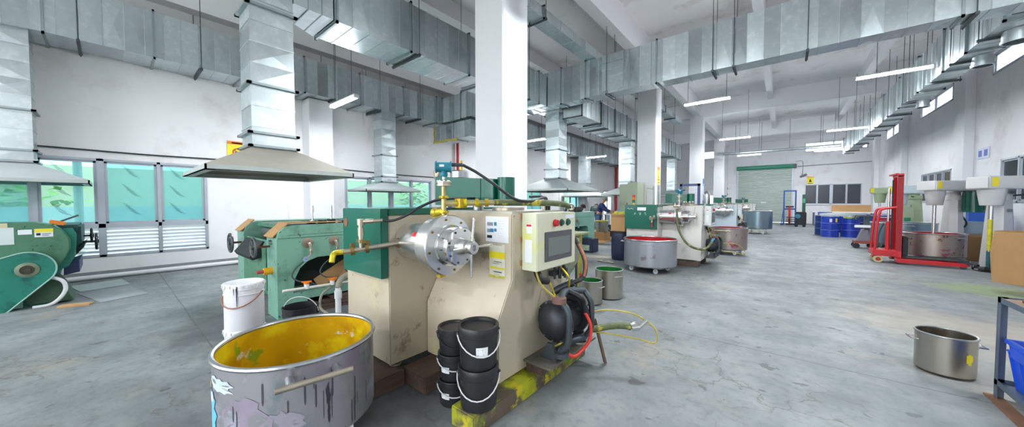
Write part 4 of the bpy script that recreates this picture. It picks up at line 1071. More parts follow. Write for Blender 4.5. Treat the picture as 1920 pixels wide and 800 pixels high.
blotch(6, -.95, .34, .34, .12, mat('run_lilac', '#9f95a6', .45, .35, .12, 8), 'lilac_smear', .4242)
blotch(7, -.5, .3, .25, .08, mat('run_greylilac', '#9d98a6', .5, .1, .1, 8), 'lilac_smear', .4241)
tub('mixing_tub', 'grey steel tub on castors with red ink beside the second bead mill', (-2.21, 7.36), .526, .13, .68, POTGREY, REDINK, .3, 'loop', Q4, rim_r=.016, hang=(.25, .25 + PI, -1.4))
tub('mixing_tub', 'stained steel tub with red inside and white bar handle beside the third bead mill', (-1.22, 11.3), .452, .13, .74, POTRED, REDINK, .3, 'bar', Q4, rim_r=.014, hang=(-1.75,))
tub('storage_tank', 'tall bluish steel tank on legs in front of the roller shutter', (-.96, 19.5), .57, .24, 1.06, TANKB, None, 0, 'loop', Q4, cat='tank', rim_r=.02, hang=(-2.2, -1.35))
tub('mixing_tub', 'red-smeared steel tub on the red lifter fork under a mixer', (2.83, 12.75), .5, .17, .71, POTRED, REDINK, .33, 'loop', Q4, rim_r=.016, hang=(PI + .1, -1.0))
tub('mixing_tub', 'grey blue steel tub behind the red lifter', (2.95, 16.45), .78, .12, .8, TANKB, None, 0, 'loop', Q4, rim_r=.018, hang=(-1.5,))
# loose stock pots on the floor
tub('stock_pot', 'small steel pot with green ink and a yellow streak, nearer of the pair', (-2.14, 4.40), .163, .003, .335, POTSTEEL, GREENINK, .26, 'loop', hang=(-.2, PI - .2), cat='pot', rim_r=.008)
tub('stock_pot', 'larger steel pot with green ink behind the small green pot', (-2.06, 4.86), .207, .003, .435, POTSTEEL, GREENINK, .3, 'loop', hang=(-.6, PI - .6), cat='pot', rim_r=.008)
pt = tub('stock_pot', 'empty steel pot with yellow tape alone on the floor at right', (1.09, 4.52), .168, .003, .335, POTSTEEL, None, 0, 'loop', hang=(.1, PI + .1), cat='pot', rim_r=.008)
tb = MB(); a0 = -1.1
for k in range(4):
    an = a0 + k * .07; zz = (.215, .225, .22, .212)[k]; zl = (.15, .135, .13, .16)[k]
    tb.add([(1.09 + math.cos(an) * .1695, 4.52 + math.sin(an) * .1695, zl), (1.09 + math.cos(an + .07) * .1695, 4.52 + math.sin(an + .07) * .1695, zl), (1.09 + math.cos(an + .07) * .1695, 4.52 + math.sin(an + .07) * .1695, zz), (1.09 + math.cos(an) * .1695, 4.52 + math.sin(an) * .1695, zz)], [(0, 1, 2, 3)])
tb.build('yellow_tape', YEL, pt)

# ------------------------------------------------------------------ pails
def pail(name, label, c, r, h, body, lidm, handlem, hang=0., drop=1., ham=True, group=None, label_m=True, lid=True, swing=-.5, taper=.86):
    o = thing(name, label, 'pail', c, group)
    x, y, z = c; rb = r * taper
    if lid: prof = [(0, 0), (rb, 0), (rb + .002, .006), (r * .955, h * .74), (r * .955, h * .75), (r * .99, h * .755), (r * .99, h * .77), (r * .965, h * .775), (r * .97, h * .9), (0, h * .9)]
    else: prof = [(0, 0), (rb, 0), (rb + .002, .006), (r * .955, h * .74), (r * .99, h * .755), (r * .99, h * .79), (r * .965, h * .8), (r * .98, h * .97), (r, h * .97), (r, h), (r * .95, h), (r * .94, h * .9), (rb * .96, .012), (0, .012)]
    MB().lathe(prof, c, (0, 0, 1), 44).build('bucket', body, o)
    if lid:
        MB().lathe([(0, h * .925), (r * .84, h * .925), (r * .86, h * .985), (r * .9, h), (r * .98, h), (r, h * .985), (r, h * .87), (r * .975, h * .865), (r * .975, h * .88), (0, h * .905)], c, (0, 0, 1), 44).build('lid', lidm, o)
    e = Vector((math.cos(hang), math.sin(hang), 0)); s = Vector((-e.y, e.x, 0)); p = Vector((x, y, z + h * .8))
    if ham:
        pts = []
        for k in range(13):
            t = PI * k / 12
            if abs(swing) > 1.6: pts.append(p + s * math.cos(t) * r * 1.04 + e * math.sin(t) * r * 1.06 - Vector((0, 0, math.sin(t) * r * drop)))
            else: pts.append(p + s * math.cos(t) * r * 1.03 + (e * math.sin(swing) + Vector((0, 0, math.cos(swing)))) * math.sin(t) * r * drop)
        hd_ = MB().tube(pts, .0045, 8, False).build('handle', handlem, o)
        MB().ball(p + s * r * 1.0, .013, 8).build('handle_lug', body, o); MB().ball(p - s * r * 1.0, .013, 8).build('handle_lug', body, o)
    if label_m:
        lm = MB(); al = hang + label_m if isinstance(label_m, float) else hang
        R_ = r * .945
        for k in range(4):
            a0, a1 = al - .3 + k * .15, al - .3 + (k + 1) * .15
            zz0, zz1 = z + h * .34, z + h * .58
            q = lambda a, zz: (x + math.cos(a) * (rb + (r * .955 - rb) * (zz - z) / (h * .74) + .0025), y + math.sin(a) * (rb + (r * .955 - rb) * (zz - z) / (h * .74) + .0025), zz)
            lm.add([q(a0, zz0), q(a1, zz0), q(a1, zz1), q(a0, zz1)], [(0, 1, 2, 3)])
        lb = lm.build('paper_label', PAPER, o)
        ll = MB()
        for j in range(3):
            zz = z + h * (.40 + .055 * j); R2 = lambda zz: rb + (r * .955 - rb) * (zz - z) / (h * .74) + .0032
            a0, a1 = al - .22, al + [.1, .2, .05][j]
            ll.add([(x + math.cos(a0) * R2(zz), y + math.sin(a0) * R2(zz), zz), (x + math.cos(a1) * R2(zz), y + math.sin(a1) * R2(zz), zz), (x + math.cos(a1) * R2(zz), y + math.sin(a1) * R2(zz), zz + .004), (x + math.cos(a0) * R2(zz), y + math.sin(a0) * R2(zz), zz + .004)], [(0, 1, 2, 3)])
        ll.build('label_line', INKG, lb)
    return o
WHH = mat('white_handle', '#d5d5d8', .4)
cA = (-1.53, 1.515)
pail('lidded_pail', 'large black lidded pail on the yellow-stained timber, lower of the front pair', (*cA, .131), .134, .266, BLACK, BLACK, WHH, -.85, swing=-2.05 + .0, drop=.9, label_m=False, group='black pails')
pail('lidded_pail', 'large black lidded pail with white label on top of the front pair', (*cA, .398), .134, .266, BLACK, BLACK, WHH, -.55, swing=-2.3, drop=.85, group='black pails', label_m=-.05)
cB = (-1.845, 1.58)
for k, nm in enumerate(('bottom', 'middle', 'top')):
    pail('lidded_pail', 'smaller black lidded pail, %s of the stack of three' % nm, (cB[0] - .004 * k, cB[1] + .004 * k, .001 + .184 * k), .121, .184, BLACK, BLACK, BLACKM if k == 2 else WHH, -.6, swing=-2.4, drop=.5 if k < 2 else .7, group='black pails', label_m=(-.75 if k < 2 else False))
cW = (-3.58, .72)
for k, nm in enumerate(('lower', 'upper')):
    p = pail('tin_pail', 'white tin pail with black drips, %s of the two stacked beside the green mill' % nm, (*cW, .001 + .387 * k), .143, .386, PAILW, WHITE_PL, mat('handle_rusty', '#a3654e', .5, .3, .1, 9), -.75, swing=-2.2, drop=.8, group='white tin pails', label_m=False, taper=.955)
    dr = MB()
    for a, w_, h0_, h1_ in ((-.55, .014, .37, .2), (-.7, .008, .37, .3), (-1.3, .01, .37, .33), (-1.9, .012, .37, .34), (-2.3, .009, .37, .35)):
        q = lambda an, zz: (cW[0] + math.cos(an) * .1455, cW[1] + math.sin(an) * .1455, .001 + .387 * k + zz)
        dr.add([q(a - w_ * 3, h0_), q(a + w_ * 3, h0_), q(a + w_, h1_), q(a - w_, h1_)], [(0, 1, 2, 3)])
    dr.build('black_drip', INKK, p)
    lugs = MB()
    for j in range(20):
        an = 2 * PI * j / 20; lugs.obox((cW[0] + math.cos(an) * .146, cW[1] + math.sin(an) * .146, .001 + .387 * k + .367), (.02, .008, .022), Matrix.Rotation(an + PI / 2, 3, 'Z'))
    lugs.build('lid_lugs', PAILW, p)
pail('open_bucket', 'open black bucket with raised white handle in front of the green mill', (-3.96, 1.27, .001), .172, .355, BLACK, BLACK, WHH, -.75, swing=.15, drop=1.02, lid=False, label_m=False)
# ------------------------------------------------------------------ three-roll mills
def handwheel(c, d, R, parent, m_=None, shaft=.2, spokes=3, hubm=None):
    c = Vector(c); d = Vector(d).normalized()
    w = MB().ring(c, R, R * .13, d, 28, 8); e1 = d.orthogonal().normalized(); e2 = d.cross(e1)
    for k in range(spokes):
        a = 2 * PI * k / spokes + .5; w.cyl(c, c + (e1 * math.cos(a) + e2 * math.sin(a)) * R, R * .09, n=8)
    w.cyl(c - d * .02, c + d * .025, R * .25, n=14)
    o = w.build('handwheel', m_ or DARKSTEEL, parent)
    MB().cyl(c, c - d * shaft, R * .12, n=10).build('shaft', hubm or mat('shaft_rusty', '#7a4f40', .5, .5, .2, 9), o)
    return o
mill = thing('roll_mill', 'pale green three-roll mill with gauges behind the white pails, nearest the tub', 'machine', (-5.75, 2.2, 0), 'green roll mills')
FXo, FXi = -4.8, -5.2
def side_frame(xa, xb):
    prof = [(1.29, 0), (1.29, 1.0), (1.32, 1.09), (1.38, 1.145), (1.46, 1.165), (3.15, 1.165), (3.15, 0), (2.85, 0), (2.85, .2),
            (1.62, .2), (1.62, 0)]
    # arched opening, cut in from the base rail
    hole = [(1.46, .3), (1.48, .48), (1.54, .61), (1.63, .69), (1.75, .73), (2.6, .73), (2.68, .69), (2.7, .6), (2.7, .3)]
    p = prof[:9] + [(2.2, .2)] + [(2.2, .3)] + hole[::-1] + [(2.2, .3)] + [(2.2, .2)] + prof[9:]
    return MB().prism(p, 'x', xa, xb)
side_frame(FXi, FXo).build('side_frame', MILLG, mill, bevel=.0)
side_frame(-6.75, -6.35).build('side_frame', MILLG, mill)
MB().box(FXo, FXo + .004, 1.3, 3.14, 1.0, 1.01).box(FXo, FXo + .004, 1.4, 3.1, 1.04, 1.044).build('frame_seam', MILLD, mill)
MB().box(-6.35, -5.2, 2.75, 3.1, .05, 1.1).box(-6.35, -5.2, 1.5, 2.75, .05, .25).build('cross_bed', MILLD, mill)
MB().box(-6.3, -5.3, 1.5, 2.74, .252, .76).build('arch_shade_block', mat('arch_shade', '#2f3a3a', .55, .1, .3, 7), mill, bevel=.01)  # dark block added so the arched opening looks shaded inside
for y, z in ((1.62, 1.0), (2.0, .92), (2.4, .98)):
    MB().cyl((-6.36, y, z), (-5.19, y, z), .13, n=28).build('roller', STEEL_B, mill)
MB().prism([(1.15, .74), (1.18, .69), (1.5, .78), (1.5, .9), (1.3, .93)], 'x', -6.25, -5.4).build('apron_tray', mat('tray_black', '#17181b', .6), mill)
MB().prism([(1.28, .3), (1.33, .3), (1.33, .95), (1.28, .85)], 'x', -6.34, -5.21).build('end_cover', MILLD, mill)
w1 = onX(475, 464, -5.07); w2 = onX(432, 455, -6.5)
handwheel(w1, (0, -1, 0), .115, mill, mat('wheel_grey', '#5c5f62', .4, .5, .1, 9), 1.3 - w1.y)
handwheel(w2, (0, -1, 0), .135, mill, mat('wheel_grey', '#5c5f62'), 1.3 - w2.y)
hb = onX(502, 508, -5.0)
MB().cyl((-5.0, 1.29, hb.z), (-5.0, 1.2, hb.z), .045, n=18).build('yellow_knob', YKNOB, mill)
MB().cyl((-5.0, 1.2, hb.z), (-5.0, 1.13, hb.z), .022, n=12).build('knob_tip', mat('knob_red', '#a94a44', .5), mill)
MB().cyl((-5.0, 1.29, .95), (-5.0, 1.26, .95), .03, n=14).build('bolt_cap', STEEL_B, mill)
MB().box(-6.3, -5.25, 1.45, 2.0, 1.1, 1.15).build('hopper_plate', MILLD, mill)
for px, y0_ in ((586, 385), (621, 385)):
    b_ = onX(px, 417, -5.0); t_2 = onX(px, y0_, -5.0)
    MB().cyl(b_, (b_.x, b_.y, t_2.z), .016, n=10).cyl((b_.x, b_.y, t_2.z - .09), (b_.x, b_.y, t_2.z), .022, .016, 12).cyl((b_.x, b_.y, b_.z - .02), (b_.x, b_.y, b_.z + .03), .04, n=14).build('adjusting_handle', CHROME, mill)
tf = MB()
for k in range(7): tf.obox((-5.0 + .03 * (k % 2), 1.75 + k * .13, 1.18), (.1, .08, .04 + .02 * (k % 3)))
tf.build('clamp_block', BLACKM, mill, bevel=.006)
MB().box(-5.5, -5.1, 2.45, 2.9, 1.165, 1.32).build('motor_box', BLACK, mill, bevel=.01)
def gauge_set(gy, par):
    p = Vector((FXo, gy, .93))
    MB().lathe([(0, 0), (.065, 0), (.065, .008), (.04, .014), (0, .014)], p, (1, 0, 0), 24).build('port_plate', mat('port_worn', '#9c8878', .45, .5, .15, 14), par)
    MB().tube([p + Vector((.01, 0, 0)), p + Vector((.05, 0, 0)), p + Vector((.06, .015, -.05)), p + Vector((.06, .02, -.14))], .019, 10).cyl(p + Vector((.06, .018, -.1)), p + Vector((.06, .018, -.08)), .025, n=12).build('water_pipe', STEELP, par)
    g = p + Vector((.085, -.06, -.2))
    gg = MB().cyl(g - Vector((.02, 0, 0)), g + Vector((.012, 0, 0)), .036, n=22).cyl(p + Vector((.06, .02, -.14)), g, .012, n=8).build('gauge', CHROME, par)
    MB().cyl(g + Vector((.012, 0, 0)), g + Vector((.014, 0, 0)), .03, n=22).build('dial', GAUGEB, gg)
    MB().box(g.x + .014, g.x + .0155, g.y - .003, g.y + .02, g.z - .002, g.z + .003).build('needle', INKK, gg)
    MB().tube([g + Vector((-.02, 0, -.02)), (FXo + .05, gy - .16, .62), (FXo + .05, gy - .2, .53), (FXo + .06, gy - .14, .46), (FXo + .07, gy + .0, .42), (FXo + .08, gy + .06, .37)], .009, 8).build('gauge_hose', DARKSTEEL, par)
ga = [onX(577, 459, FXo).y, onX(626, 455, FXo).y]
for gy in ga: gauge_set(gy, mill)
gy3 = ga[1] + (ga[1] - ga[0])
p3 = thing('tmp', '', ''); 
bpy.data.objects.remove(p3)
MB().box(-5.15, -4.83, 1.75, 2.1, .21, .25).box(-5.1, -4.85, 2.1, 2.65, .21, .24).build('dark_junk_tray', BLACKM, mill)
# second mill copied further down, then bits that only the first one has
mill2 = dup(mill, (-5.75, 2.2 + 6.95, 0), 'pale green roll mill with a row of gauges behind the touch screen box')
setmat(mill2, ('side_frame',), MILLG2)
gauge_set(gy3, mill)
# coolant pipe on the floor side of the first mill
cp = thing('coolant_pipe', 'white plastic pipe with orange valves in front of the nearest green mill', 'pipe', (-4.6, 1.9, .4))
a_ = onX(530, 546, -4.55); b_ = onX(664, 526, -4.55)
MB().cyl(a_, b_, .018, n=12).build('pipe', mat('pipe_ivory', '#d3d2c8', .45, 0, .05, 6), cp)
for px, py in ((575, 536), (623, 529), (660, 519)):
    q = onX(px, py, -4.55)
    MB().cyl(q - Vector((0, 0, .03)), q + Vector((0, 0, .03)), .028, n=12).build('tee', WHITE_PL, cp)
    MB().cyl(q + Vector((0, 0, .03)), q + Vector((0, 0, .05)), .034, n=12).bar(q + Vector((-.02, -.05, .055)), q + Vector((.02, .05, .055)), .02, .014).build('orange_valve', ORANGE, cp)
q = onX(634, 560, -4.5); 
MB().cyl((q.x, q.y, .001), (q.x, q.y, .34), .035, n=14).cyl((q.x, q.y, .2), (q.x, q.y, .3), .044, n=14).build('riser', WHITE_PL, cp)
MB().tube([(q.x, q.y, .34), (q.x - .02, q.y + .04, .43), (q.x - .1, q.y + .18, .47), (q.x - .2, q.y + .4, .46)], .038, 12).build('grey_hose', mat('hose_beige', '#8f8a7c', .6, 0, .15, 9), cp)
MB().tube([(q.x - .05, q.y - .06, .36), (q.x - .1, q.y - .16, .26), (q.x - .1, q.y - .18, .1), (q.x - .02, q.y - .12, .02)], .016, 8).build('thin_hose', mat('hose_beige', '#8f8a7c'), cp)
fi = 0
for (x, y, ang, w_, h_, m_, nm) in ((-5.02, 1.36, .55, .34, .3, CARD, 'tan cardboard flap leaning on the near top corner of the first green mill'), (-6.55, 1.36, .55, .34, .3, CARD, 'tan cardboard flap leaning on the far top corner of the first green mill')):
    c0 = Vector((x, 1.255, 1.02)); c1 = Vector((x, 1.43, 1.19))
    o = MB().bar(c0, c1, w_, .012).build('cardboard_sheet', m_, loc=(c0 + c1) / 2); tag(o, nm, 'cardboard', 'cardboard on the first mill')
o = MB().bar((-5.02, 1.45, 1.192), (-5.02, 2.1, 1.186), .3, .012).build('cardboard_sheet', CARD, loc=(-5.02, 1.7, 1.19)); tag(o, 'flat cardboard strip lying on top of the first green mill', 'cardboard', 'cardboard on the first mill')
o = MB().bar((-5.0, 1.9, .26), (-4.95, 2.6, .7), .04, .012, up=(1, 0, 0)).obox((-4.98, 2.1, .5), (.012, .7, .16), Matrix.Rotation(.5, 3, 'X')).build('cardboard_sheet', CARDD, loc=(-4.98, 2.2, .3)); tag(o, 'brown cardboard scrap in the arched opening of the first green mill', 'cardboard')
pw = MB()
for k in range(4): pw.box(-5.15 + k * .02, -4.78, 1.62 + .1 * k, 2.9 - .05 * k, .001 + .045 * k, .04 + .045 * k)
tag(pw.build('timber_pile', WOODD, loc=(-4.95, 2.2, 0)), 'brown boards under the arch of the first green mill', 'timber')

# ------------------------------------------------------------------ mill cut by the left edge, with the belt guard
ml = thing('roll_mill', 'dark green roll mill with teal belt guard cut by the left edge', 'machine', (-8.6, -1.2, 0), 'green roll mills')
Xf = -8.0
def PX(px, py, X=Xf): 
    v = onX(px, py, X); return (v.y, v.z)
body = [PX(-90, 418), PX(60, 417), PX(95, 421), PX(118, 432), PX(131, 448), PX(132, 465), PX(122, 484), PX(108, 500), PX(100, 506), (-.55, .55), (-3.2, .55), (-3.2, PX(-90, 418)[1])]
MB().prism(body, 'x', -8.35, Xf).build('gear_cover', MILLD, ml, bevel=.01)
e0 = [PX(110, 430), PX(134, 428), PX(142, 440), PX(140, 480), PX(128, 500), PX(116, 505), PX(104, 520), (-.62, .0), (-3.2, 0), (-3.2, 1.0)]
MB().prism(e0, 'x', -9.5, -8.1).build('side_frame', GUARDG, ml)
MB().prism([(-3.2, .02), PX(42, 577), PX(42, 553), (-3.2, .5)], 'x', -8.3, Xf + .01).build('skirt_panel', MILLG, ml)
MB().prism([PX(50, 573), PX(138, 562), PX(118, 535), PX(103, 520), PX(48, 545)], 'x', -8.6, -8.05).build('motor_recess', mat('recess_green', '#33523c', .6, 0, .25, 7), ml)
gc = onX(52, 505, Xf + .06); gr = .235; g2 = onX(-60, 560, Xf + .06); r2_ = .36
hull = []
dv = Vector((g2.y - gc.y, g2.z - gc.z)); L_ = dv.length; base_a = math.atan2(dv.y, dv.x); off = math.acos((gr - r2_) / L_)
for k in range(25):
    a = base_a + off + (2 * PI - 2 * off) * k / 24; hull.append((gc.y + gr * math.cos(a), gc.z + gr * math.sin(a)))
for k in range(13):
    a = base_a - off + 2 * off * k / 12; hull.append((g2.y + r2_ * math.cos(a), g2.z + r2_ * math.sin(a)))
MB().prism(hull, 'x', Xf + .002, Xf + .1).build('belt_guard', GUARDG, ml, bevel=.01)
ed = [Vector((Xf + .1, p[0], p[1])) for p in hull]
MB().tube(ed, .009, 8, False, True).build('guard_edge', mat('guard_edge', '#8fb5a9', .4), ml)
MB().lathe([(.05, -.02), (.062, .0), (.095, .0), (.1, .01), (.062, .02), (.06, -.02)], (Xf + .1, gc.y, gc.z), (1, 0, 0), 28, closed=True).build('hub_ring', mat('hub_olive', '#75806a', .5, .3, .2, 9), ml)
MB().cyl((Xf + .101, gc.y, gc.z), (Xf + .106, gc.y, gc.z), .058, n=24).cyl((Xf + .1, gc.y, gc.z), (Xf + .12, gc.y, gc.z), .028, n=16).build('shaft_end', mat('shaft_dark', '#4b4a3c', .5, .5, .2, 9), ml)
def plate(px0, px1, py0, py1, m_, nm, par, X=Xf, t=.003, dx=0):
    a = onX(px0, py0, X); b = onX(px1, py1, X)
    return MB().box(X + dx, X + dx + t, a.y, b.y, b.z, a.z).build(nm, m_, par)
plate(33, 60, 431, 439, PAPER, 'label_plate', ml)
wl = plate(64, 100, 429, 443, PAPER, 'warning_label', ml); plate(64, 100, 429, 434, YELSIGN, 'yellow_band', wl, dx=.003); plate(68, 76, 437, 441, INKK, 'warning_mark', wl, dx=.003); plate(79, 96, 437, 438, INKG, 'label_line', wl, dx=.003); plate(79, 92, 440, 441, INKG, 'label_line', wl, dx=.003)
pp = plate(-25, 27, 428, 458, mat('panel_pale', '#cfd9d8', .5, 0, .05, 5), 'data_plate', ml)
plate(-10, 14, 419, 427, mat('panel_beige', '#cfc6a2', .5), 'top_label', ml)
MB().tube([(Xf + .03, PX(103, 520)[0] - .02, PX(103, 519)[1]), *[(Xf + .05,) + PX(*q) for q in ((116, 524), (123, 533), (122, 545), (110, 560), (92, 570), (62, 575))]], .022, 10).build('white_hose', WHITE_PL, ml)
h1 = onX(172, 441, -8.9); h2 = onX(181, 452, -8.5)
handwheel(h1, (0, 1, 0), .11, ml, BLACKM, .35, hubm=BLACKM); handwheel(h2, (0, 1, 0), .12, ml, BLACKM, .4, hubm=BLACKM)
a = onX(122, 420, -8.4)
MB().box(-9.4, -8.25, a.y - .15, a.y + .15, .8, 1.12).build('end_cover', mat('cover_darkteal', '#1d4a48', .5, 0, .15, 6), ml, bevel=.03)
MB().prism([PX(135, 470, -8.4), PX(160, 455, -8.4), PX(158, 462, -8.4), PX(140, 480, -8.4)], 'x', -9.3, -8.3).build('apron_tray', BLACKM, ml)
MB().prism([PX(120, 498, -8.3), PX(149, 487, -8.3), PX(150, 508, -8.3), PX(120, 515, -8.3)], 'x', -9.2, -8.25).build('drip_tray', mat('tray_navy', '#2b3560', .5, 0, .15, 5), ml)
a1 = onX(98, 420, -8.2); a2 = onX(147, 403, -8.2)
MB().cyl(a1, a2, .012, n=8).build('scraper_rod', DARKSTEEL, ml)
a1 = onX(100, 416, -8.1); MB().obox(onX(108, 417, -8.05), (.1, .14, .05), Matrix.Rotation(-.3, 3, 'X')).build('orange_block', ORANGE, ml, bevel=.008)
o = MB().obox(onZ(142, 571, .012), (.3, .12, .022), Matrix.Rotation(1.2, 3, 'Z')).build('cardboard_sheet', CARD, loc=onZ(142, 571, .001)); tag(o, 'small tan cardboard offcut on the floor by the belt-guard mill', 'cardboard')
q_ = [onZ(*p) for p in ((130, 537), (228, 523), (245, 532), (150, 547))]
def mat_sheet(name, label, pts, m_, t=.006):
    c = sum(pts, Vector()) / len(pts)
    v = [p + Vector((0, 0, .001)) for p in pts] + [p + Vector((0, 0, t)) for p in pts]; n_ = len(pts)
    o = MB().add(v, [tuple(range(n_)), tuple(range(2 * n_ - 1, n_ - 1, -1))] + [(i, (i + 1) % n_, n_ + (i + 1) % n_, n_ + i) for i in range(n_)]).build(name, m_, loc=c, smooth=False)
    return tag(o, label, 'sheet')
mat_sheet('floor_sheet', 'pale sheet lying on the floor along the white pipe', q_, mat('sheet_pale', '#a9b3b0', .7, 0, .08, 4))
mat_sheet('floor_sheet', 'grey flat sheet on the floor beside the belt-guard mill', [onZ(*p) for p in ((145, 551), (243, 535), (278, 550), (190, 567))], mat('sheet_grey', '#92989a', .7, 0, .08, 4))

# ------------------------------------------------------------------ the other bead mills
OFF2 = Vector((.14, 6.62, 0))
SK = ('side_panel', 'top_cover', 'chamber_label', 'discharge_pipe', 'spout', 'sampling_valve', 'valve_lever', 'black_hose', 'notice_sheet', 'label_strip', 'signal_cable', 'feed_pipe', 'valve_body', 'body', 'breather_cap', 'belt_guard', 'guard_seam', 'fan_cap', 'yellow_valve', 'yellow_stain', 'paper_note')
def other_mill(off, label, bodym, n, extra=True):
    o = dup(bm1, Vector((-2.1, 2.1, 0)) + off, label, skip=SK)
    setmat(o, ('gear_cabinet',), bodym); setmat(o, ('control_box',), mat('box_pale', '#d8ddda', .45, .05, .03, 3))
    setmat(o, ('pipe_clamp', 'standpipe'), STEELP)
    def part(m, nm, mm, **k):
        m.xf(Matrix.Translation(off)); 
        ob = m.build(nm, mm, loc=Vector((-2.1, 2.1, 0)) + off, **k); ob.location = (0, 0, 0); ob.parent = o; return ob
    part(MB().prism([(1.73, .15), (1.73, .8), (1.78, .95), (1.78, 1.372), (2.7, 1.372), (2.7, .15)], 'x', -2.378, -1.55), 'body', bodym, bevel=.006)
    gp2 = part(MB().box(-3.12, -2.382, 1.315, 1.376, .84, 1.4), 'side_panel', GREEN_E, bevel=.006)
    part(MB().box(-3.1, -2.375, 1.38, 2.75, 1.352, 1.405), 'top_cover', GREEN_E, bevel=.005)
    part(MB().prism([(-2.4, 1.44), (gq[1].x, 1.45), (gq[1].x, gq[1].z), (-2.4, gq[1].z + .02)], 'y', Yg, Yg + .18), 'belt_guard', GREEN_E, bevel=.004)
    if n == 2:
        part(MB().box(-2.82, -2.62, 1.311, 1.314, 1.27, 1.345), 'label_plate', PAPER)
        m = MB()
        for k, x in enumerate((-2.9, -2.78, -2.66)):
            for j in range(5): m.bar((x + rnd.uniform(0, .05), 1.312, 1.16 + rnd.uniform(0, .07)), (x + rnd.uniform(0, .05), 1.312, 1.16 + rnd.uniform(0, .07)), .004, .008)
        for j in range(6): m.bar((-3.06 + j * .025, 1.312, 1.31 + .015 * math.sin(j * 2)), (-3.035 + j * .025, 1.312, 1.31 + .015 * math.sin(j * 2 + 2)), .004, .01)
        part(m, 'chalk_mark', mat('chalk', '#bcd3cb', .8))
        part(MB().tube([(-2.36, 1.5, 1.14), (-2.42, 1.36, 1.13), (-2.46, 1.28, 1.1), (-2.47, 1.26, 1.0)], .018, 10), 'spout', STEELP)
        part(MB().cyl((-2.47, 1.26, .9), (-2.47, 1.26, 1.0), .017, n=10), 'spout_grip', RED)
        part(MB().tube([(-1.98, 1.45, 1.3), (-1.95, 1.3, 1.05), (-1.86, 1.22, .78), (-1.7, 1.2, .56), (-1.52, 1.3, .47), (-1.42, 1.6, .47), (-1.4, 2.1, .55)], .024, 12), 'green_hose', HOSEG)
        part(MB().tube([(-1.4, 2.1, .55), (-1.4, 2.2, .58), (-1.38, 2.28, .62)], .026, 12), 'hose_end', mat('hose_blue', '#5f9fc4', .45))
        part(MB().cyl((-2.55, 1.85, 1.4), (-2.55, 1.85, 1.86), .075, n=24), 'filter_tank', STEEL)
        part(MB().tube([(-2.75, 1.75, 1.4), (-2.75, 1.75, 1.78), (-2.7, 1.8, 1.8), (-2.6, 1.84, 1.78)], .01, 8), 'side_pipe', STEELP)
    for k, (mm, z) in enumerate(((YELSIGN, 1.43), (GREEN_E, 1.47), (ORANGE, 1.52), (RED, 1.57))):
        pass
    return o
bmB = other_mill(OFF2, 'white bead mill with chalked green panel behind the grey red-ink tub', WHITE_M, 2)
bmC = other_mill(Vector((.1, 14.1, 0)), 'pale blue bead mill behind the stained red tub', BLUEGREY_M, 3)
bmD = other_mill(Vector((.1, 22.3, 0)), 'farthest pale bead mill close to the roller shutter', WHITE_M, 4)
# pumps of the second and third machines
dup(pm, Vector(pm.location) + Vector((.1, 6.75, -.05)), 'dark diaphragm pump standing between the second bead mill and the stained red tub', skip=('plate_support', 'suction_hose', 'hose_coupling', 'prop_bar', 'red_hose'))
dup(pm, Vector(pm.location) + Vector((.05, 14.25, -.05)), 'small dark diaphragm pump between the third bead mill and the tall tank', skip=('plate_support', 'suction_hose', 'hose_coupling', 'prop_bar', 'red_hose'))
tw = thing('signal_tower', 'red orange green signal tower on the second bead mill in front of the column', 'light', (-2.75, 8.1, 1.42), )
c = onY(1188, 380, 8.2)
tw.location = (c.x, 8.2, 1.405); tw['_o'] = (c.x, 8.2, 1.405)
MB().cyl((c.x, 8.2, 1.406), (c.x, 8.2, 1.455), .022, n=14).build('base', YELSIGN, tw)
for k, (mm, z) in enumerate(((GREEN_E, 1.455), (ORANGE, 1.52), (RED, 1.585))): MB().cyl((c.x, 8.2, z), (c.x, 8.2, z + .058), .033, n=18).build('lens', mm, tw, label=['green lens', 'orange lens', 'red lens'][k])
MB().lathe([(.034, 0), (.036, .004), (.034, .007)], (c.x, 8.2, 1.513), (0, 0, 1), 16).build('lens_ring', BLACKM, tw)

for off, nm, idx in ((OFF2, 'second', 0), (Vector((.1, 14.1, 0)), 'third', 1), (Vector((.1, 22.3, 0)), 'farthest', 2)):
    for (a, b, c, d, w_) in ((-3.05, -1.6, 1.4, 1.62, 'near'), (-3.05, -1.6, 2.55, 2.72, 'far')):
        o = MB().box(a + off.x, b + off.x, c + off.y + (.35 if w_ == 'near' else 0), d + off.y + (.35 if w_ == 'near' else 0), 0, .13).build('timber_beam', WOODD, loc=((a + b) / 2 + off.x, c + off.y, 0))
        tag(o, 'timber skid under the %s bead mill, on its %s side' % (nm, w_), 'timber')
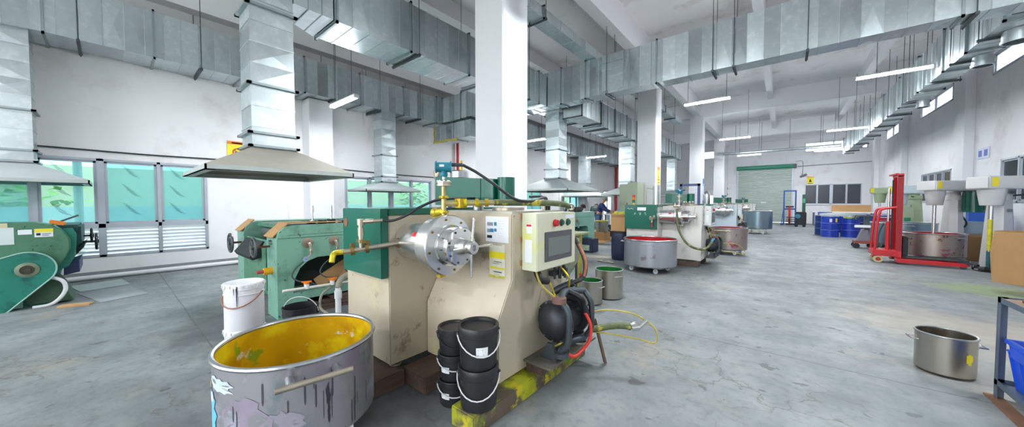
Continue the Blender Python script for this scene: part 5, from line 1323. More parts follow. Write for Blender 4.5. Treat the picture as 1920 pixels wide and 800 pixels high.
# ------------------------------------------------------------------ drums
def drum(label, x, y, m_, z=.001, lidm=None, group='steel drums by the back window', r=.29, h=.88, marks=()):
    o = thing('steel_drum', label, 'drum', (x, y, z), group)
    pr = [(0, .012), (r - .012, .012), (r - .012, 0), (r, 0), (r, .014), (r - .006, .02)]
    for zz in (.3, .58): pr += [(r - .006, zz - .02), (r + .004, zz - .006), (r + .004, zz + .006), (r - .006, zz + .02)]
    pr += [(r - .006, h - .02), (r, h - .014), (r, h), (r - .014, h), (r - .014, h - .012), (0, h - .012)]
    MB().lathe(pr, (x, y, z), (0, 0, 1), 40).build('drum_body', m_, o)
    MB().ring((x, y, z + h - .002), r - .004, .008, (0, 0, 1), 40, 6).build('chime_ring', DRUML, o)
    MB().lathe([(0, 0), (r - .016, 0), (r - .016, .004), (0, .006)], (x, y, z + h - .011), (0, 0, 1), 36).build('lid', lidm or DRUML, o)
    hp = MB()
    for zz in (.3, .58): hp.ring((x, y, z + zz), r + .001, .006, (0, 0, 1), 40, 6)
    hp.build('hoop', mat('hoop_paleblue', '#7d86cc', .4), o)
    for (a, z0, z1, w_, mm, nm) in marks:
        q = lambda an, zz: (x + math.cos(an) * (r + .001), y + math.sin(an) * (r + .001), z + zz)
        m = MB(); n_ = 4
        for k in range(n_):
            A0, A1 = a - w_ + 2 * w_ * k / n_, a - w_ + 2 * w_ * (k + 1) / n_
            m.add([q(A0, z0), q(A1, z0), q(A1, z1), q(A0, z1)], [(0, 1, 2, 3)])
        m.build(nm, mm, o)
    return o
fa = math.atan2(-19.5, -1.5)
D0 = drum('bright blue drum with a white splash and yellow label, front left of the drums', 1.53, 19.51, DRUMB, marks=((fa + .1, .64, .78, .14, PAPER, 'white_splash'), (fa + .75, .64, .8, .13, YELSIGN, 'yellow_label')))
drum('bright blue drum with yellow-green paint around its top, front of the drums', 2.17, 19.86, DRUMB, marks=((fa - .3, .8, .87, .5, mat('drum_limesplash', '#a8b62b', .5), 'lime_splash'), (fa + .6, .82, .87, .4, mat('drum_limesplash', '#a8b62b'), 'lime_splash')))
drum('dark blue drum right of the yellow-topped one, behind the hand truck', 2.89, 21.0, DRUMD)
drum('dark blue drum tucked behind the front left drum', 1.40, 20.6, DRUMD)
drum('pale violet-blue drum at the far left end of the drums', 1.72, 24.6, mat('drum_violet', '#6a7cc0', .4, 0, .1, 3), z=.085)
o = MB().box(1.4, 2.1, 24.3, 24.95, 0, .083).build('pallet_block', CARDD, loc=(1.7, 24.6, 0)); tag(o, 'wooden block under the pale violet drum', 'timber')
drum('dark drum with a yellow tag near its top in the second row', 2.36, 21.6, mat('drum_dark', '#2c3430', .4, 0, .1, 3), marks=((fa, .72, .85, .2, YELSIGN, 'yellow_tag'),))
drum('red drum seen through the red lifter frame', 3.15, 19.4, mat('drum_red', '#a01f3a', .4, 0, .1, 3))
k = 0
for (x, y) in ((2.0, 22.9), (2.72, 22.6), (3.4, 22.4), (2.3, 23.9), (3.0, 23.7), (3.7, 23.6), (2.4, 25.3), (3.1, 25.1), (3.8, 25.0), (3.75, 21.2), (3.75, 20.3)):
    drum('blue steel drum with pale grey lid in the rear rows of drums', x, y, DRUMD if k % 3 else DRUMB, lidm=DRUML); k += 1
ts = MB(); 
ts.add([(1.2, 19.6, .9), (2.0, 19.9, .888), (2.5, 20.6, .9), (2.4, 21.3, .98), (1.6, 21.1, 1.0), (1.25, 20.4, .96), (1.8, 20.5, .97)], [(0, 1, 6), (1, 2, 6), (2, 3, 6), (3, 4, 6), (4, 5, 6), (5, 0, 6)])
o = ts.build('cover_sheet', mat('cover_grey', '#8b9496', .6, 0, .15, 4), loc=(1.8, 20.4, .89)); sol = o.modifiers.new('thick', 'SOLIDIFY'); sol.thickness = .006; tag(o, 'rumpled grey cover sheet over the front drums', 'sheet')
o = MB().box(2.3, 4.0, 28.7, 28.75, .9, 1.32).build('cardboard_sheet', CARD, loc=(3.1, 28.7, .9)); tag(o, 'long tan cardboard panel standing behind the drums under the dark window', 'cardboard')
o = thing('storage_table', 'pale low table behind the drums carrying the tan panel', 'table', (2.9, 28.9, 0))
MB().box(1.4, 4.2, 28.5, 29.4, .84, .9).build('tabletop', PAPER, o, bevel=.01)
for x, y in ((1.5, 28.6), (4.1, 28.6), (1.5, 29.3), (4.1, 29.3)): MB().box(x - .03, x + .03, y - .03, y + .03, 0, .84).build('leg', RACKM, o)

# ------------------------------------------------------------------ red manual lifter
lf = thing('hand_lifter', 'red manual lift truck holding the stained tub', 'lifter', (2.1, 12.2, 0))
mx, my = 2.12, 12.1
mast = MB()
for s in (-1, 1):
    mast.box(mx - .045, mx + .045, my + s * .2 - .045, my + s * .2 + .045, .06, 2.1)
mast.box(mx - .05, mx + .05, my - .245, my + .245, 2.06, 2.14).box(mx - .04, mx + .04, my - .3, my + .3, .16, .3).box(mx + .03, mx + .044, my - .16, my + .16, .3, 2.06)
mast.build('mast', RED, lf, bevel=.006)
MB().box(mx - .1, mx - .045, my - .32, my + .32, 2.11, 2.145).build('top_hook', RED, lf)
MB().box(mx + .046, mx + .05, my - .235, my - .165, 1.2, 1.75).build('decal', mat('decal_pale', '#e8c9c9', .5), lf)
ltx = MB()
for k in range(9): ltx.box(mx + .0495, mx + .052, my - .225, my - .185 + .01 * (k % 2), 1.24 + k * .055, 1.27 + k * .055)
ltx.build('decal_letters', RED, lf)
MB().box(mx - .048, mx + .048, my - .247, my - .245, .3, 2.05).build('mast_edge', mat('red_dark', '#9c1620', .45), lf)
for s in (-1, 1):
    MB().prism([(mx - .05, .05), (mx + .95, .05), (mx + 1.0, .08), (mx + .95, .12), (mx - .05, .14)], 'y', my + s * .3 - .06, my + s * .3 + .06).build('outrigger_leg', RED, lf, bevel=.004)
    MB().box(mx + .08, mx + 1.05, my + s * .12 - .05, my + s * .12 + .05, .145, .175).build('fork', DARKSTEEL, lf, bevel=.004)
    MB().cyl((mx + .93, my + s * .3 - .04, .04), (mx + .93, my + s * .3 + .04, .04), .04, n=16).build('front_roller', DARKSTEEL, lf)
    w_ = MB().cyl((mx - .32, my + s * .2 - .03, .085), (mx - .32, my + s * .2 + .03, .085), .085, n=24).build('rear_wheel', mat('wheel_cream', '#c9c38f', .5), lf)
    MB().cyl((mx - .32, my + s * .2 - .034, .085), (mx - .32, my + s * .2 + .034, .085), .045, n=18).build('wheel_hub', mat('hub_red', '#b2262b', .5), w_)
MB().box(mx - .42, mx + .0, my - .28, my + .28, .17, .31).build('chassis', RED, lf, bevel=.01)
for s in (-1, 1):
    MB().tube([(mx - .38, my + s * .22, .31), (mx - .36, my + s * .22, .8), (mx - .32, my + s * .22, 1.2), (mx - .26, my + s * .22, 1.3), (mx - .04, my + s * .22, 1.34)], .025, 12).build('push_handle', RED, lf)
MB().cyl((mx - .14, my, .25), (mx - .14, my, 1.0), .04, n=16).build('hydraulic_cylinder', RED, lf)
MB().cyl((mx - .14, my, 1.0), (mx - .14, my, 1.8), .022, n=14).build('piston_rod', CHROME, lf)
MB().box(mx - .09, mx - .07, my - .03, my + .03, .3, 2.0).build('chain', BLACKM, lf)
MB().box(mx + .06, mx + .14, my - .3, my + .1, .18, .66).build('pump_box', BLACKM, lf, bevel=.02)
MB().tube([(mx - .3, my + .05, .32), (mx - .28, my + .05, .7), (mx - .2, my + .05, .95)], .016, 8).build('pump_lever', DARKSTEEL, lf)
# grey hand truck behind it
ht = thing('hand_truck', 'grey pallet stacker with curved handle between drums and the red lifter', 'truck', (1.9, 15.0, 0))
hx, hy = 2.02, 15.4
MB().box(hx - .25, hx + .3, hy - .22, hy + .22, .15, .24).build('chassis', mat('truck_red', '#8e4a48', .5, .1, .15, 6), ht, bevel=.01)
MB().tube([(hx - .22, hy - .2, .9), (hx - .2, hy - .2, 1.0), (hx - .12, hy - .2, 1.03), (hx + .3, hy - .2, 1.02)], .022, 10).tube([(hx - .22, hy + .2, .9), (hx - .2, hy + .2, 1.0), (hx - .12, hy + .2, 1.03), (hx + .3, hy + .2, 1.02)], .022, 10).build('handle', DARKSTEEL, ht)
MB().box(hx - .02, hx + .09, hy - .12, hy + .12, .24, 1.02).build('mast', DARKSTEEL, ht, bevel=.01)
MB().prism([(hx - .18, .24), (hx + .1, .24), (hx + .06, .6), (hx - .06, .6)], 'y', hy - .15, hy + .15).build('pump_cover', mat('truck_grey', '#7a7880', .5, .1, .1, 5), ht)
MB().box(hx - .25, hx + .1, hy - .25, hy - .12, .66, .74).build('control_grip', PAPER, ht, bevel=.01)
for s in (-1, 1):
    MB().cyl((hx - .2, hy + s * .17 - .03, .08), (hx - .2, hy + s * .17 + .03, .08), .08, n=18).build('wheel', BLACKM, ht)
    MB().cyl((hx + .15, hy + s * .17 - .03, .075), (hx + .15, hy + s * .17 + .03, .075), .075, n=18).build('wheel', BLACKM, ht)
# blue lift frame in front of the shutter
bl = thing('lift_frame', 'blue upright lift frame with red cylinder in front of the roller shutter', 'lifter', (.3, 28, 0))
for x in (.0, .58): MB().box(x - .04, x + .04, 27.96, 28.06, .02, 2.25).build('upright', BLUEF, bl, bevel=.005)
MB().box(-.04, .62, 27.97, 28.05, 2.17, 2.26).build('cross_bar', BLUEF, bl); MB().box(-.04, .62, 27.97, 28.05, 1.0, 1.1).build('cross_bar', BLUEF, bl)
MB().cyl((.29, 28.0, .1), (.29, 28.0, 1.25), .055, n=16).build('red_cylinder', RED, bl)
MB().box(.1, .5, 27.95, 28.08, 1.15, 1.25).build('carriage', BLACKM, bl)
for x in (-.1, .66):
    MB().box(x - .06, x + .06, 27.5, 28.4, .02, .12).build('base_leg', BLUEF, bl, bevel=.01)
    MB().bar((x, 27.9, .12), (x * .8 + .06, 28.0, 1.1), .04).build('brace', BLUEF, bl)
for k in range(3):
    MB().box(.1 + k * .02, .55, 27.8, 27.86, .25 + k * .12, .3 + k * .12).build('fork_bar', BLACKM, bl)
fl_ = thing('fork_truck', 'dark hydraulic hand truck with green mast left of the drums', 'truck', (1.0, 26.5, 0))
MB().box(.85, 1.0, 26.4, 26.6, .1, 1.95).build('mast', mat('truck_green', '#2b5a4a', .5, .1, .1, 4), fl_, bevel=.01)
MB().box(.87, .98, 26.385, 26.4, 1.45, 1.7).build('decal', mat('decal_green', '#58b58c', .5), fl_)
MB().box(.55, 1.05, 26.3, 26.75, .12, .9).build('power_unit', BLACKM, fl_, bevel=.03)
MB().cyl((.66, 26.28, .65), (.66, 26.24, .65), .13, n=18).build('dial', TRANSB, fl_)
MB().box(.1, .6, 26.35, 26.5, .1, .18).box(.1, .6, 26.6, 26.72, .1, .18).build('fork', BLACKM, fl_)
for x in (.6, .95): MB().cyl((x, 26.3, .08), (x, 26.4, .08), .08, n=16).build('wheel', BLACKM, fl_)

# ------------------------------------------------------------------ high-speed mixers along the right wall
def mixer(label, head, post, bm_, zarm, arm_h, hw, rod_to, motor=True, disc=None, rodm=None, postw=.24, back=.8, tagm=True, tip=None):
    """column + swing arm + rotor head; head and post = (x, y)"""
    o = thing('mixer', label, 'mixer', (post[0], post[1], 0), 'high-speed mixers along the right wall')
    h = Vector((*head, 0)); p = Vector((*post, 0)); d = ((Vector((*tip, 0)) if tip else p) - h).normalized(); s = Vector((-d.y, d.x, 0))
    ang = math.atan2(d.y, d.x); M = Matrix.Rotation(ang, 3, 'Z')
    e = Vector((*tip, 0)) if tip else p + d * back
    z0 = zarm
    arm = MB(); L_ = (e - h).length + hw
    arm.obox((h + e) / 2 - d * hw * .25 + Vector((0, 0, z0 + arm_h / 2)), (L_, hw * 1.4, arm_h), M)
    a = arm.build('arm', bm_, o, bevel=.02)
    if tagm:
        MB().obox(h - s * hw * .705 - d * hw * .45 + Vector((0, 0, z0 + arm_h * .55)), (.1, .004, arm_h * .7), M).build('warning_label', YELSIGN, a)
    MB().lathe([(0, 0), (hw * .42, 0), (hw * .45, .01), (hw * .58, .32), (hw * .58, .36), (0, .36)], (h.x, h.y, z0 - .35), (0, 0, 1), 32).build('head', bm_, o)
    MB().cyl((h.x, h.y, rod_to), (h.x, h.y, z0 - .34), .033, n=16).build('shaft', rodm or STEEL, o)
    if disc:
        m = MB().cyl((h.x, h.y, rod_to), (h.x, h.y, rod_to + .012), disc, n=28)
        for k in range(16):
            an = 2 * PI * k / 16; m.obox((h.x + math.cos(an) * disc, h.y + math.sin(an) * disc, rod_to + (.03 if k % 2 else -.015)), (.05, .006, .05), Matrix.Rotation(an + PI / 2 + .3, 3, 'Z'))
        m.build('toothed_disc', BLACKM, o)
    w_ = postw
    n8 = [(w_ * math.cos(ang + k * PI / 4 + PI / 8), w_ * math.sin(ang + k * PI / 4 + PI / 8)) for k in range(8)]
    pm_ = MB(); zt = z0 - .22
    vs = [(p.x + q[0] * 1.15, p.y + q[1] * 1.15, .02) for q in n8] + [(p.x + q[0] * .78, p.y + q[1] * .78, zt) for q in n8]
    pm_.add(vs, [tuple(range(8)), tuple(range(15, 7, -1))] + [(k, (k + 1) % 8, 8 + (k + 1) % 8, 8 + k) for k in range(8)])
    pm_.build('column', bm_, o, smooth=False)
    MB().box(p.x - w_ * 1.3, p.x + w_ * 1.3, p.y - w_ * 1.3, p.y + w_ * 1.3, 0, .03).build('base_plate', bm_, o, bevel=.005)
    c = MB().cyl((p.x, p.y, zt), (p.x, p.y, z0 - .1), w_ * .85, n=24).cyl((p.x, p.y, z0 - .1), (p.x, p.y, z0 + .001), w_ * .6, n=24).cyl((p.x, p.y, z0 - .03), (p.x, p.y, z0), w_ * .9, n=24)
    c.build('swivel_collar', bm_, o)
    MB().cyl(Vector((p.x, p.y, z0 - .15)) - s * .0 + d * .05, Vector((p.x, p.y, z0 - .12)) - s * w_ * 1.7 + d * .1, .018, n=8).build('clamp_lever', DARKSTEEL, o)
    MB().cyl(p - s * w_ * .83 + Vector((0, 0, z0 - .45)), p - s * w_ * .98 + Vector((0, 0, z0 - .45)), .035, n=12).build('column_knob', STEEL_B, o)
    if motor:
        mo = MB().cyl((e.x, e.y, z0 - .52), (e.x, e.y, z0), .17, n=28)
        for k in range(14):
            an = 2 * PI * k / 14; mo.obox((e.x + math.cos(an) * .172, e.y + math.sin(an) * .172, z0 - .26), (.02, .01, .42), Matrix.Rotation(an, 3, 'Z'))
        mo.build('motor', GREEN_E, o)
    return o
RODY = mat('rod_yellow', '#c8bf3a', .4, .2, .2, 6, stains=[('#d8cf21', 5, .5, .1)])
m1 = mixer('nearest grey mixer with a yellow-stained shaft and toothed disc at right', (3.36, 11.75), (3.58, 12.15), DISPW, 1.74, .26, .33, .06, True, .2, None, .21, .8, tip=(4.12, 12.1))
MB().cyl((3.36, 11.75, .45), (3.36, 11.75, 1.1), .0345, n=16).build('yellow_stain', RODY, m1)
MB().cyl((3.36, 11.75, .07), (3.36, 11.75, .42), .036, n=16).build('dark_sleeve', mat('sleeve_teal', '#1f5a60', .5, 0, .3, 9), m1)
m2 = mixer('second grey mixer, shaft lowered into the red-smeared tub on the lifter', (2.83, 12.75), (3.28, 13.45), DISPW, 1.74, .24, .29, .42, True, None, None, .19, .75, tip=(3.56, 13.3))
m3 = mixer('third pale mixer with shaft in the grey blue tub behind the lifter', (2.95, 16.45), (4.0, 15.6), BLUEGREY_M, 1.74, .26, .3, .5, False, None, None, .2, .1)
m4 = mixer('sage green mixer with a green plate beyond the red lifter', (onY(1650, 370, 18.6).x, 18.6), (3.55, 18.2), DISPG, 1.8, .22, .3, 1.3, False, None, None, .26, .2)
MB().obox((3.42, 17.95, .75), (.34, .02, .36), Matrix.Rotation(.75, 3, 'Z')).build('green_plate', mat('plate_green', '#2f9c7c', .45), m4)
cable('hose', 'thin black hose hanging beside the second mixer column', [onY(1796, 370, 14.0), onY(1798, 395, 13.8), onY(1812, 418, 13.6), onY(1800, 432, 13.6), onY(1806, 445, 13.6)], .018, RUBBER, 'hose')
# bits between the mixers and the wall
o = MB().box(3.75, 4.3, 14.3, 14.5, .0, 1.25).build('blue_board', mat('board_blue', '#2f5bb5', .5, 0, .06, 3), loc=(4.0, 14.4, 0)); tag(o, 'upright blue board behind the nearest mixer', 'board')
o = MB().box(4.3, 4.38, 10.9, 12.9, .35, 1.12).build('blue_board', mat('board_blue2', '#2e54b8', .5, 0, .06, 3), loc=(4.1, 12, .35)); tag(o, 'wide blue board along the right wall behind the carton', 'board')
bx = MB().box(4.3, 4.38, 10.9, 12.9, 1.121, 1.42).build('pale_blue_panel', mat('board_pale', '#9db8d6', .6, 0, .04, 3), loc=(4.1, 12, 1.12)); tag(bx, 'pale blue panel above the wide blue board at right', 'board')
o = thing('storage_cabinet', 'low steel stand with blue legs carrying the boards at right', 'stand', (4.1, 11.9, 0))
for y in (11.0, 12.8): MB().box(4.28, 4.38, y - .04, y + .04, 0, .35).build('leg', BLUEF, o)
pb = thing('carton_box', 'small brown box beside the tub on the lifter', 'box', (3.35, 13.2, 0))
cc = onZ(1836, 490)
q = onY(1836, 445, cc.y)
MB().box(cc.x - .2, cc.x + .12, cc.y, cc.y + .35, .001, .66).build('box_body', CARDD, pb, bevel=.008); MB().box(cc.x - .205, cc.x + .125, cc.y - .005, cc.y + .355, .6, .665).build('lid', CARD, pb)
pb.location = pb.location
o = MB().box(cc.x - .24, cc.x + .1, cc.y + .02, cc.y + .3, .668, .98).build('control_unit', mat('unit_paleblue', '#a9bdc9', .5, .1, .05, 4), loc=(cc.x, cc.y + .1, .668), bevel=.02); tag(o, 'pale blue control unit on top of the small brown box', 'box')
# big open carton
cf = [(3.02, 10.42), (2.99, 10.3), (3.2, 10.06), (3.45, 9.9), (3.78, 9.9), (3.95, 10.2), (3.85, 10.6), (3.5, 10.8), (3.2, 10.7)]
ct = thing('carton_box', 'tall open brown cardboard carton at the right edge', 'box', (3.4, 10.3, 0))
m = MB(); n_ = len(cf); H_ = .93; cx_, cy_ = 3.45, 10.35
inn = [(cx_ + (x - cx_) * .975, cy_ + (y - cy_) * .975) for x, y in cf]
vs = [(x, y, .002) for x, y in cf] + [(x + (.0 if k else -.03), y, H_ * .55) for k, (x, y) in enumerate(cf)] + [(x, y, H_) for x, y in cf] + [(x, y, H_) for x, y in inn] + [(x, y, .02) for x, y in inn]
fs = []
for l in range(4):
    for k in range(n_): fs.append((l * n_ + k, l * n_ + (k + 1) % n_, (l + 1) * n_ + (k + 1) % n_, (l + 1) * n_ + k))
fs += [tuple(range(n_)), tuple(range(4 * n_, 5 * n_))]
m.add(vs, fs).build('carton_wall', CARD, ct, smooth=False)
# steel rack with the blue crate
rk = thing('steel_rack', 'grey angle-iron rack at the right edge holding the blue crate', 'rack', (1.6, 3.6, 0))
rx0, rx1, ry0, ry1 = 1.235, 2.2, 3.0, 4.15
for x in (rx0, rx1):
    for y in (ry0, ry1):
        sx, sy = (1 if x == rx0 else -1), (1 if y == ry0 else -1)
        MB().box(min(x, x + sx * .045), max(x, x + sx * .045), min(y, y + sy * .004), max(y, y + sy * .004), .012, .76).box(min(x, x + sx * .004), max(x, x + sx * .004), min(y, y + sy * .045), max(y, y + sy * .045), .012, .76).build('leg', RACKM, rk)
m = MB()
for z in (.72, .11):
    for x in (rx0, rx1 - .004): m.box(x, x + .005, ry0, ry1, z, z + .04)
    for y in (ry0, ry1 - .004): m.box(rx0, rx1, y, y + .005, z, z + .04)
m.build('rail', RACKM, rk)
MB().box(rx0 + .01, rx1 - .01, ry0 + .01, ry1 - .01, .735, .75).build('top_board', mat('rack_board', '#7d5f4c', .7, 0, .2, 5), rk)
MB().box(rx0 + .005, rx1 - .005, ry0 + .005, ry1 - .005, .118, .126).build('shelf', RACKM, rk)
o = MB().box(1.2, 1.28, 3.6, 4.19, .0, .011).build('timber_strip', mat('strip_brown', '#7d5a45', .8, 0, .15, 6), loc=(1.25, 3.9, 0)); tag(o, 'thin reddish board under the foot of the grey rack', 'timber')
o = MB().cyl((1.32, 3.55, .77), (1.3, 3.98, .77), .018, n=10).build('iron_rod', mat('rod_rust', '#6a4238', .6, .3, .2, 9), loc=(1.31, 3.8, .752)); tag(o, 'rusty iron rod lying on top of the grey rack', 'rod')
cr = thing('plastic_crate', 'bright blue ribbed plastic crate in the grey rack', 'crate', (1.6, 3.6, .127))
a0, a1, b0, b1, zz0, zz1 = 1.265, 1.72, 3.3, 4.08, .128, .47
m = MB()
def wallq(p0, p1, q0, q1, t):   # tapered crate wall
    pass
tpr = .035
outer = [(a0 + tpr, b0 + tpr), (a1 - tpr, b0 + tpr), (a1 - tpr, b1 - tpr), (a0 + tpr, b1 - tpr)]; top = [(a0, b0), (a1, b0), (a1, b1), (a0, b1)]
ti = .012
inn_t = [(a0 + ti, b0 + ti), (a1 - ti, b0 + ti), (a1 - ti, b1 - ti), (a0 + ti, b1 - ti)]; inn_b = [(a0 + tpr + ti, b0 + tpr + ti), (a1 - tpr - ti, b0 + tpr + ti), (a1 - tpr - ti, b1 - tpr - ti), (a0 + tpr + ti, b1 - tpr - ti)]
vs = [(*p, zz0) for p in outer] + [(*p, zz1) for p in top] + [(*p, zz1) for p in inn_t] + [(*p, zz0 + .012) for p in inn_b]
fs = [(0, 1, 2, 3)]
for l in range(3):
    for k in range(4): fs.append((l * 4 + k, l * 4 + (k + 1) % 4, l * 4 + 4 + (k + 1) % 4, l * 4 + 4 + k))
fs.append((12, 13, 14, 15))
m.add(vs, fs).build('crate_body', CRATE, cr, smooth=False)
m = MB()
m.box(a0 - .012, a0 + .004, b0 - .012, b1 + .012, zz1 - .03, zz1).box(a1 - .004, a1 + .012, b0 - .012, b1 + .012, zz1 - .03, zz1).box(a0, a1, b0 - .012, b0 + .004, zz1 - .03, zz1).box(a0, a1, b1 - .004, b1 + .012, zz1 - .03, zz1)
m.box(a0 - .006, a0 + .01, b0, b1, zz1 - .085, zz1 - .072)
m.build('crate_rim', CRATE, cr, bevel=.003)
m = MB()
for k in range(7):
    y = b0 + .04 + k * (b1 - b0 - .08) / 6
    m.add([(a0 - .008, y - .01, zz1 - .08), (a0 - .008, y + .01, zz1 - .08), (a0 + tpr - .004, y + .008, zz0), (a0 + tpr - .004, y - .008, zz0), (a0 + .012, y - .01, zz1 - .08), (a0 + .012, y + .01, zz1 - .08), (a0 + tpr + .01, y + .008, zz0), (a0 + tpr + .01, y - .008, zz0)],
          [(0, 1, 2, 3), (4, 5, 6, 7), (0, 1, 5, 4), (1, 2, 6, 5), (2, 3, 7, 6), (3, 0, 4, 7)])
m.build('crate_rib', CRATE, cr)
MB().box(a0 - .02, a0 - .004, 3.78, 3.98, zz1 - .1, zz1 - .03).build('crate_grip', CRATE, cr, bevel=.004)
# ------------------------------------------------------------------ middle distance, left of the second bead mill
o = thing('electrical_cabinet', 'tall sage green electrical cabinet beside the second column', 'cabinet', (-3.95, 10.7, 0))
MB().box(-4.22, -3.92, 10.75, 11.3, .08, 2.06).build('cabinet_body', CABG, o, bevel=.006); MB().box(-3.918, -3.6, 10.65, 11.25, .08, 2.11).build('cabinet_body', CABG, o, bevel=.006)
MB().box(-4.2, -3.62, 10.7, 11.25, 0, .08).build('plinth', DARKSTEEL, o); MB().box(-3.98, -3.95, 10.738, 10.75, 1.3, 1.45).build('handle', DARKSTEEL, o)
bb = thing('plastic_barrel', 'dark navy plastic barrel left of the grey red-ink tub', 'barrel', (-3.2, 8.25, 0))
MB().lathe([(0, 0), (.2, 0), (.215, .02), (.225, .2), (.225, .55), (.215, .7), (.2, .73), (0, .73)], (-3.22, 8.3, .001), (0, 0, 1), 36).build('barrel_body', NAVY, bb)
MB().lathe([(.2, 0), (.235, 0), (.235, .03), (.2, .03)], (-3.22, 8.3, .7), (0, 0, 1), 36, closed=True).build('barrel_rim', BLACK, bb)
cx = thing('carton_box', 'open tan cardboard carton standing on the navy barrel', 'box', (-3.22, 8.3, .735))
MB().box(-3.4, -3.04, 8.12, 8.48, .736, 1.1).build('box_body', CARD, cx, bevel=.005); MB().obox((-3.22, 8.11, 1.12), (.34, .03, .1), Matrix.Rotation(.4, 3, 'X')).box(-3.4, -3.04, 8.11, 8.118, .74, 1.1).build('box_flap', CARD, cx)
yb = MB(); r4 = random.Random(5)
for k in range(14): yb.ball((-3.22 + r4.uniform(-.14, .14), 8.3 + r4.uniform(-.14, .14), 1.14 + r4.uniform(-.02, .05)), r4.uniform(.05, .085), 8, (1, 1, .7))
tag(yb.build('rag_heap', mat('rag_yellow', '#b4b142', .8, 0, .35, 9), loc=(-3.22, 8.3, 1.1)), 'heap of yellow-stained rags in the tan carton', 'rags')
# bucket, carton, can on the walkway
def sp(px, py): return onZ(px, py)
c = sp(1117, 450)
o = MB().box(c.x - .35, c.x + .35, c.y, c.y + .55, .001, .32).build('carton_box', CARD, loc=c, bevel=.008); tag(o, 'closed tan carton on the floor near the standing worker', 'box')
pail('paint_can', 'steel paint can with yellow rim on the closed tan carton', (c.x + .12, c.y + .26, .325), .24, .42, POTSTEEL, POTSTEEL, STEELP, -.8, lid=False, label_m=False, ham=False)
MB().ring((c.x + .12, c.y + .26, .325 + .42), .24, .018, (0, 0, 1), 30, 6).build('yellow_rim', YEL, bpy.data.objects['paint_can'])
c2 = sp(1146, 444)
pail('open_bucket', 'black bucket with white handle on the floor left of the navy barrel', (c2.x, c2.y + .25, .001), .24, .5, BLACK, BLACK, WHH, -.8, swing=-2.3, drop=.9, lid=False, label_m=False)
for (px, py, r, h, m_, lab) in ((1143, 425, .3, .95, POTGREY, 'grey metal barrel under the work table of the standing worker'), (1156, 422, .28, .9, mat('barrel_blue', '#2b6f9c', .45, 0, .1, 3), 'blue barrel beside the grey one under the work table')):
    p = sp(px, py + 8); o = thing('work_barrel', lab, 'barrel', (p.x, p.y + .3, 0))
    MB().lathe([(0, 0), (r, 0), (r, .02), (r * 1.02, h * .33), (r, h * .35), (r * 1.02, h * .66), (r, h * .68), (r, h), (r - .02, h), (r - .02, h - .02), (0, h - .02)], (p.x, p.y + .3, .001), (0, 0, 1), 32).build('barrel_body', m_, o)
    MB().ring((p.x, p.y + .3, h), r, .014, (0, 0, 1), 30, 6).build('barrel_rim', STEEL_B, o)
# navy trays and scraps by the second mill
c3 = sp(1099, 473)
o = MB().box(c3.x - .22, c3.x + .2, c3.y, c3.y + .4, .001, .4).build('tool_bin', mat('bin_navy', '#1a2340', .5, 0, .1, 4), loc=c3, bevel=.015); tag(o, 'navy bin on the floor at the end of the second green mill', 'bin')
MB().box(c3.x - .16, c3.x + .1, c3.y - .004, c3.y, .06, .22).build('bin_label', mat('bin_label', '#9fb49a', .6, 0, .4, 14), o)
r5 = random.Random(9)
for nm, cxp, cyp, n_, label in (('cloth_heap', 1138, 491, 16, 'dirty pale cloth lying on the floor before the navy barrel'),):
    c4 = sp(cxp, cyp); m = MB()
    for k in range(n_): m.ball((c4.x + r5.uniform(-.22, .22), c4.y + r5.uniform(-.1, .1), .018), r5.uniform(.03, .06), 8, (1.3, 1, .35))
    tag(m.build(nm, mat('cloth_dirty', '#a6a08e', .9, 0, .3, 16), loc=c4), label, 'cloth')
mat_sheet('floor_sheet', 'tan sheet of board on the floor behind the closed carton', [onZ(*p) for p in ((1108, 452), (1150, 441), (1152, 447), (1130, 456))], CARD, .01)
mat_sheet('floor_sheet', 'long pale plank on the floor beside the second green mill', [onZ(*p) for p in ((1095, 478), (1152, 482), (1152, 486), (1096, 482))], mat('plank_pale', '#b5aea0', .8, 0, .1, 5), .02)
# yellow-stained pipe stand behind the touch screen box
pst = thing('pipe_stand', 'yellow-stained post on a dark foot behind the lower hose', 'stand', (-2.3, 4.6, 0))
b1 = onZ(1086, 547); 
MB().box(b1.x - .03, b1.x + .03, b1.y - .03, b1.y + .03, .03, onX(1083, 440, b1.x).z).build('post', mat('post_yellow', '#9a963f', .5, .2, .2, 6), pst)
MB().box(b1.x - .35, b1.x + .12, b1.y - .06, b1.y + .06, 0, .04).box(b1.x - .04, b1.x + .04, b1.y - .3, b1.y + .25, 0, .04).build('foot', DARKSTEEL, pst)
tzz = onX(1083, 440, b1.x).z
MB().box(b1.x - .55, b1.x + .06, b1.y - .25, b1.y + .25, tzz, tzz + .03).build('top_plate', mat('plate_olive', '#8e9169', .5, .2, .2, 6), pst)
for k, (mm, lab) in enumerate(((YEL, 'yellow pot on the pipe stand behind the hose'), )):
    p = Vector((b1.x - .3, b1.y, tzz + .031))
    o = thing('paint_pot', lab, 'pot', p); MB().lathe([(0, 0), (.12, 0), (.13, .26), (.122, .26), (.112, .01), (0, .01)], p, (0, 0, 1), 28).build('pot_body', mat('pot_tealgrey', '#6f8f92', .45, .2, .2, 6), o); MB().ring(p + Vector((0, 0, .26)), .127, .012, (0, 0, 1), 28, 6).build('pot_rim', YEL, o)
hop = thing('feed_hopper', 'olive grey cone hopper behind the touch screen box', 'hopper', (-2.2, 3.6, 0))
MB().lathe([(.06, .28), (.33, .75), (.33, 1.0), (.32, 1.0), (.32, .76), (.05, .29)], (-2.25, 3.55, 0), (0, 0, 1), 32).build('hopper_cone', mat('hopper_olive', '#8f937d', .5, .2, .15, 5), hop)
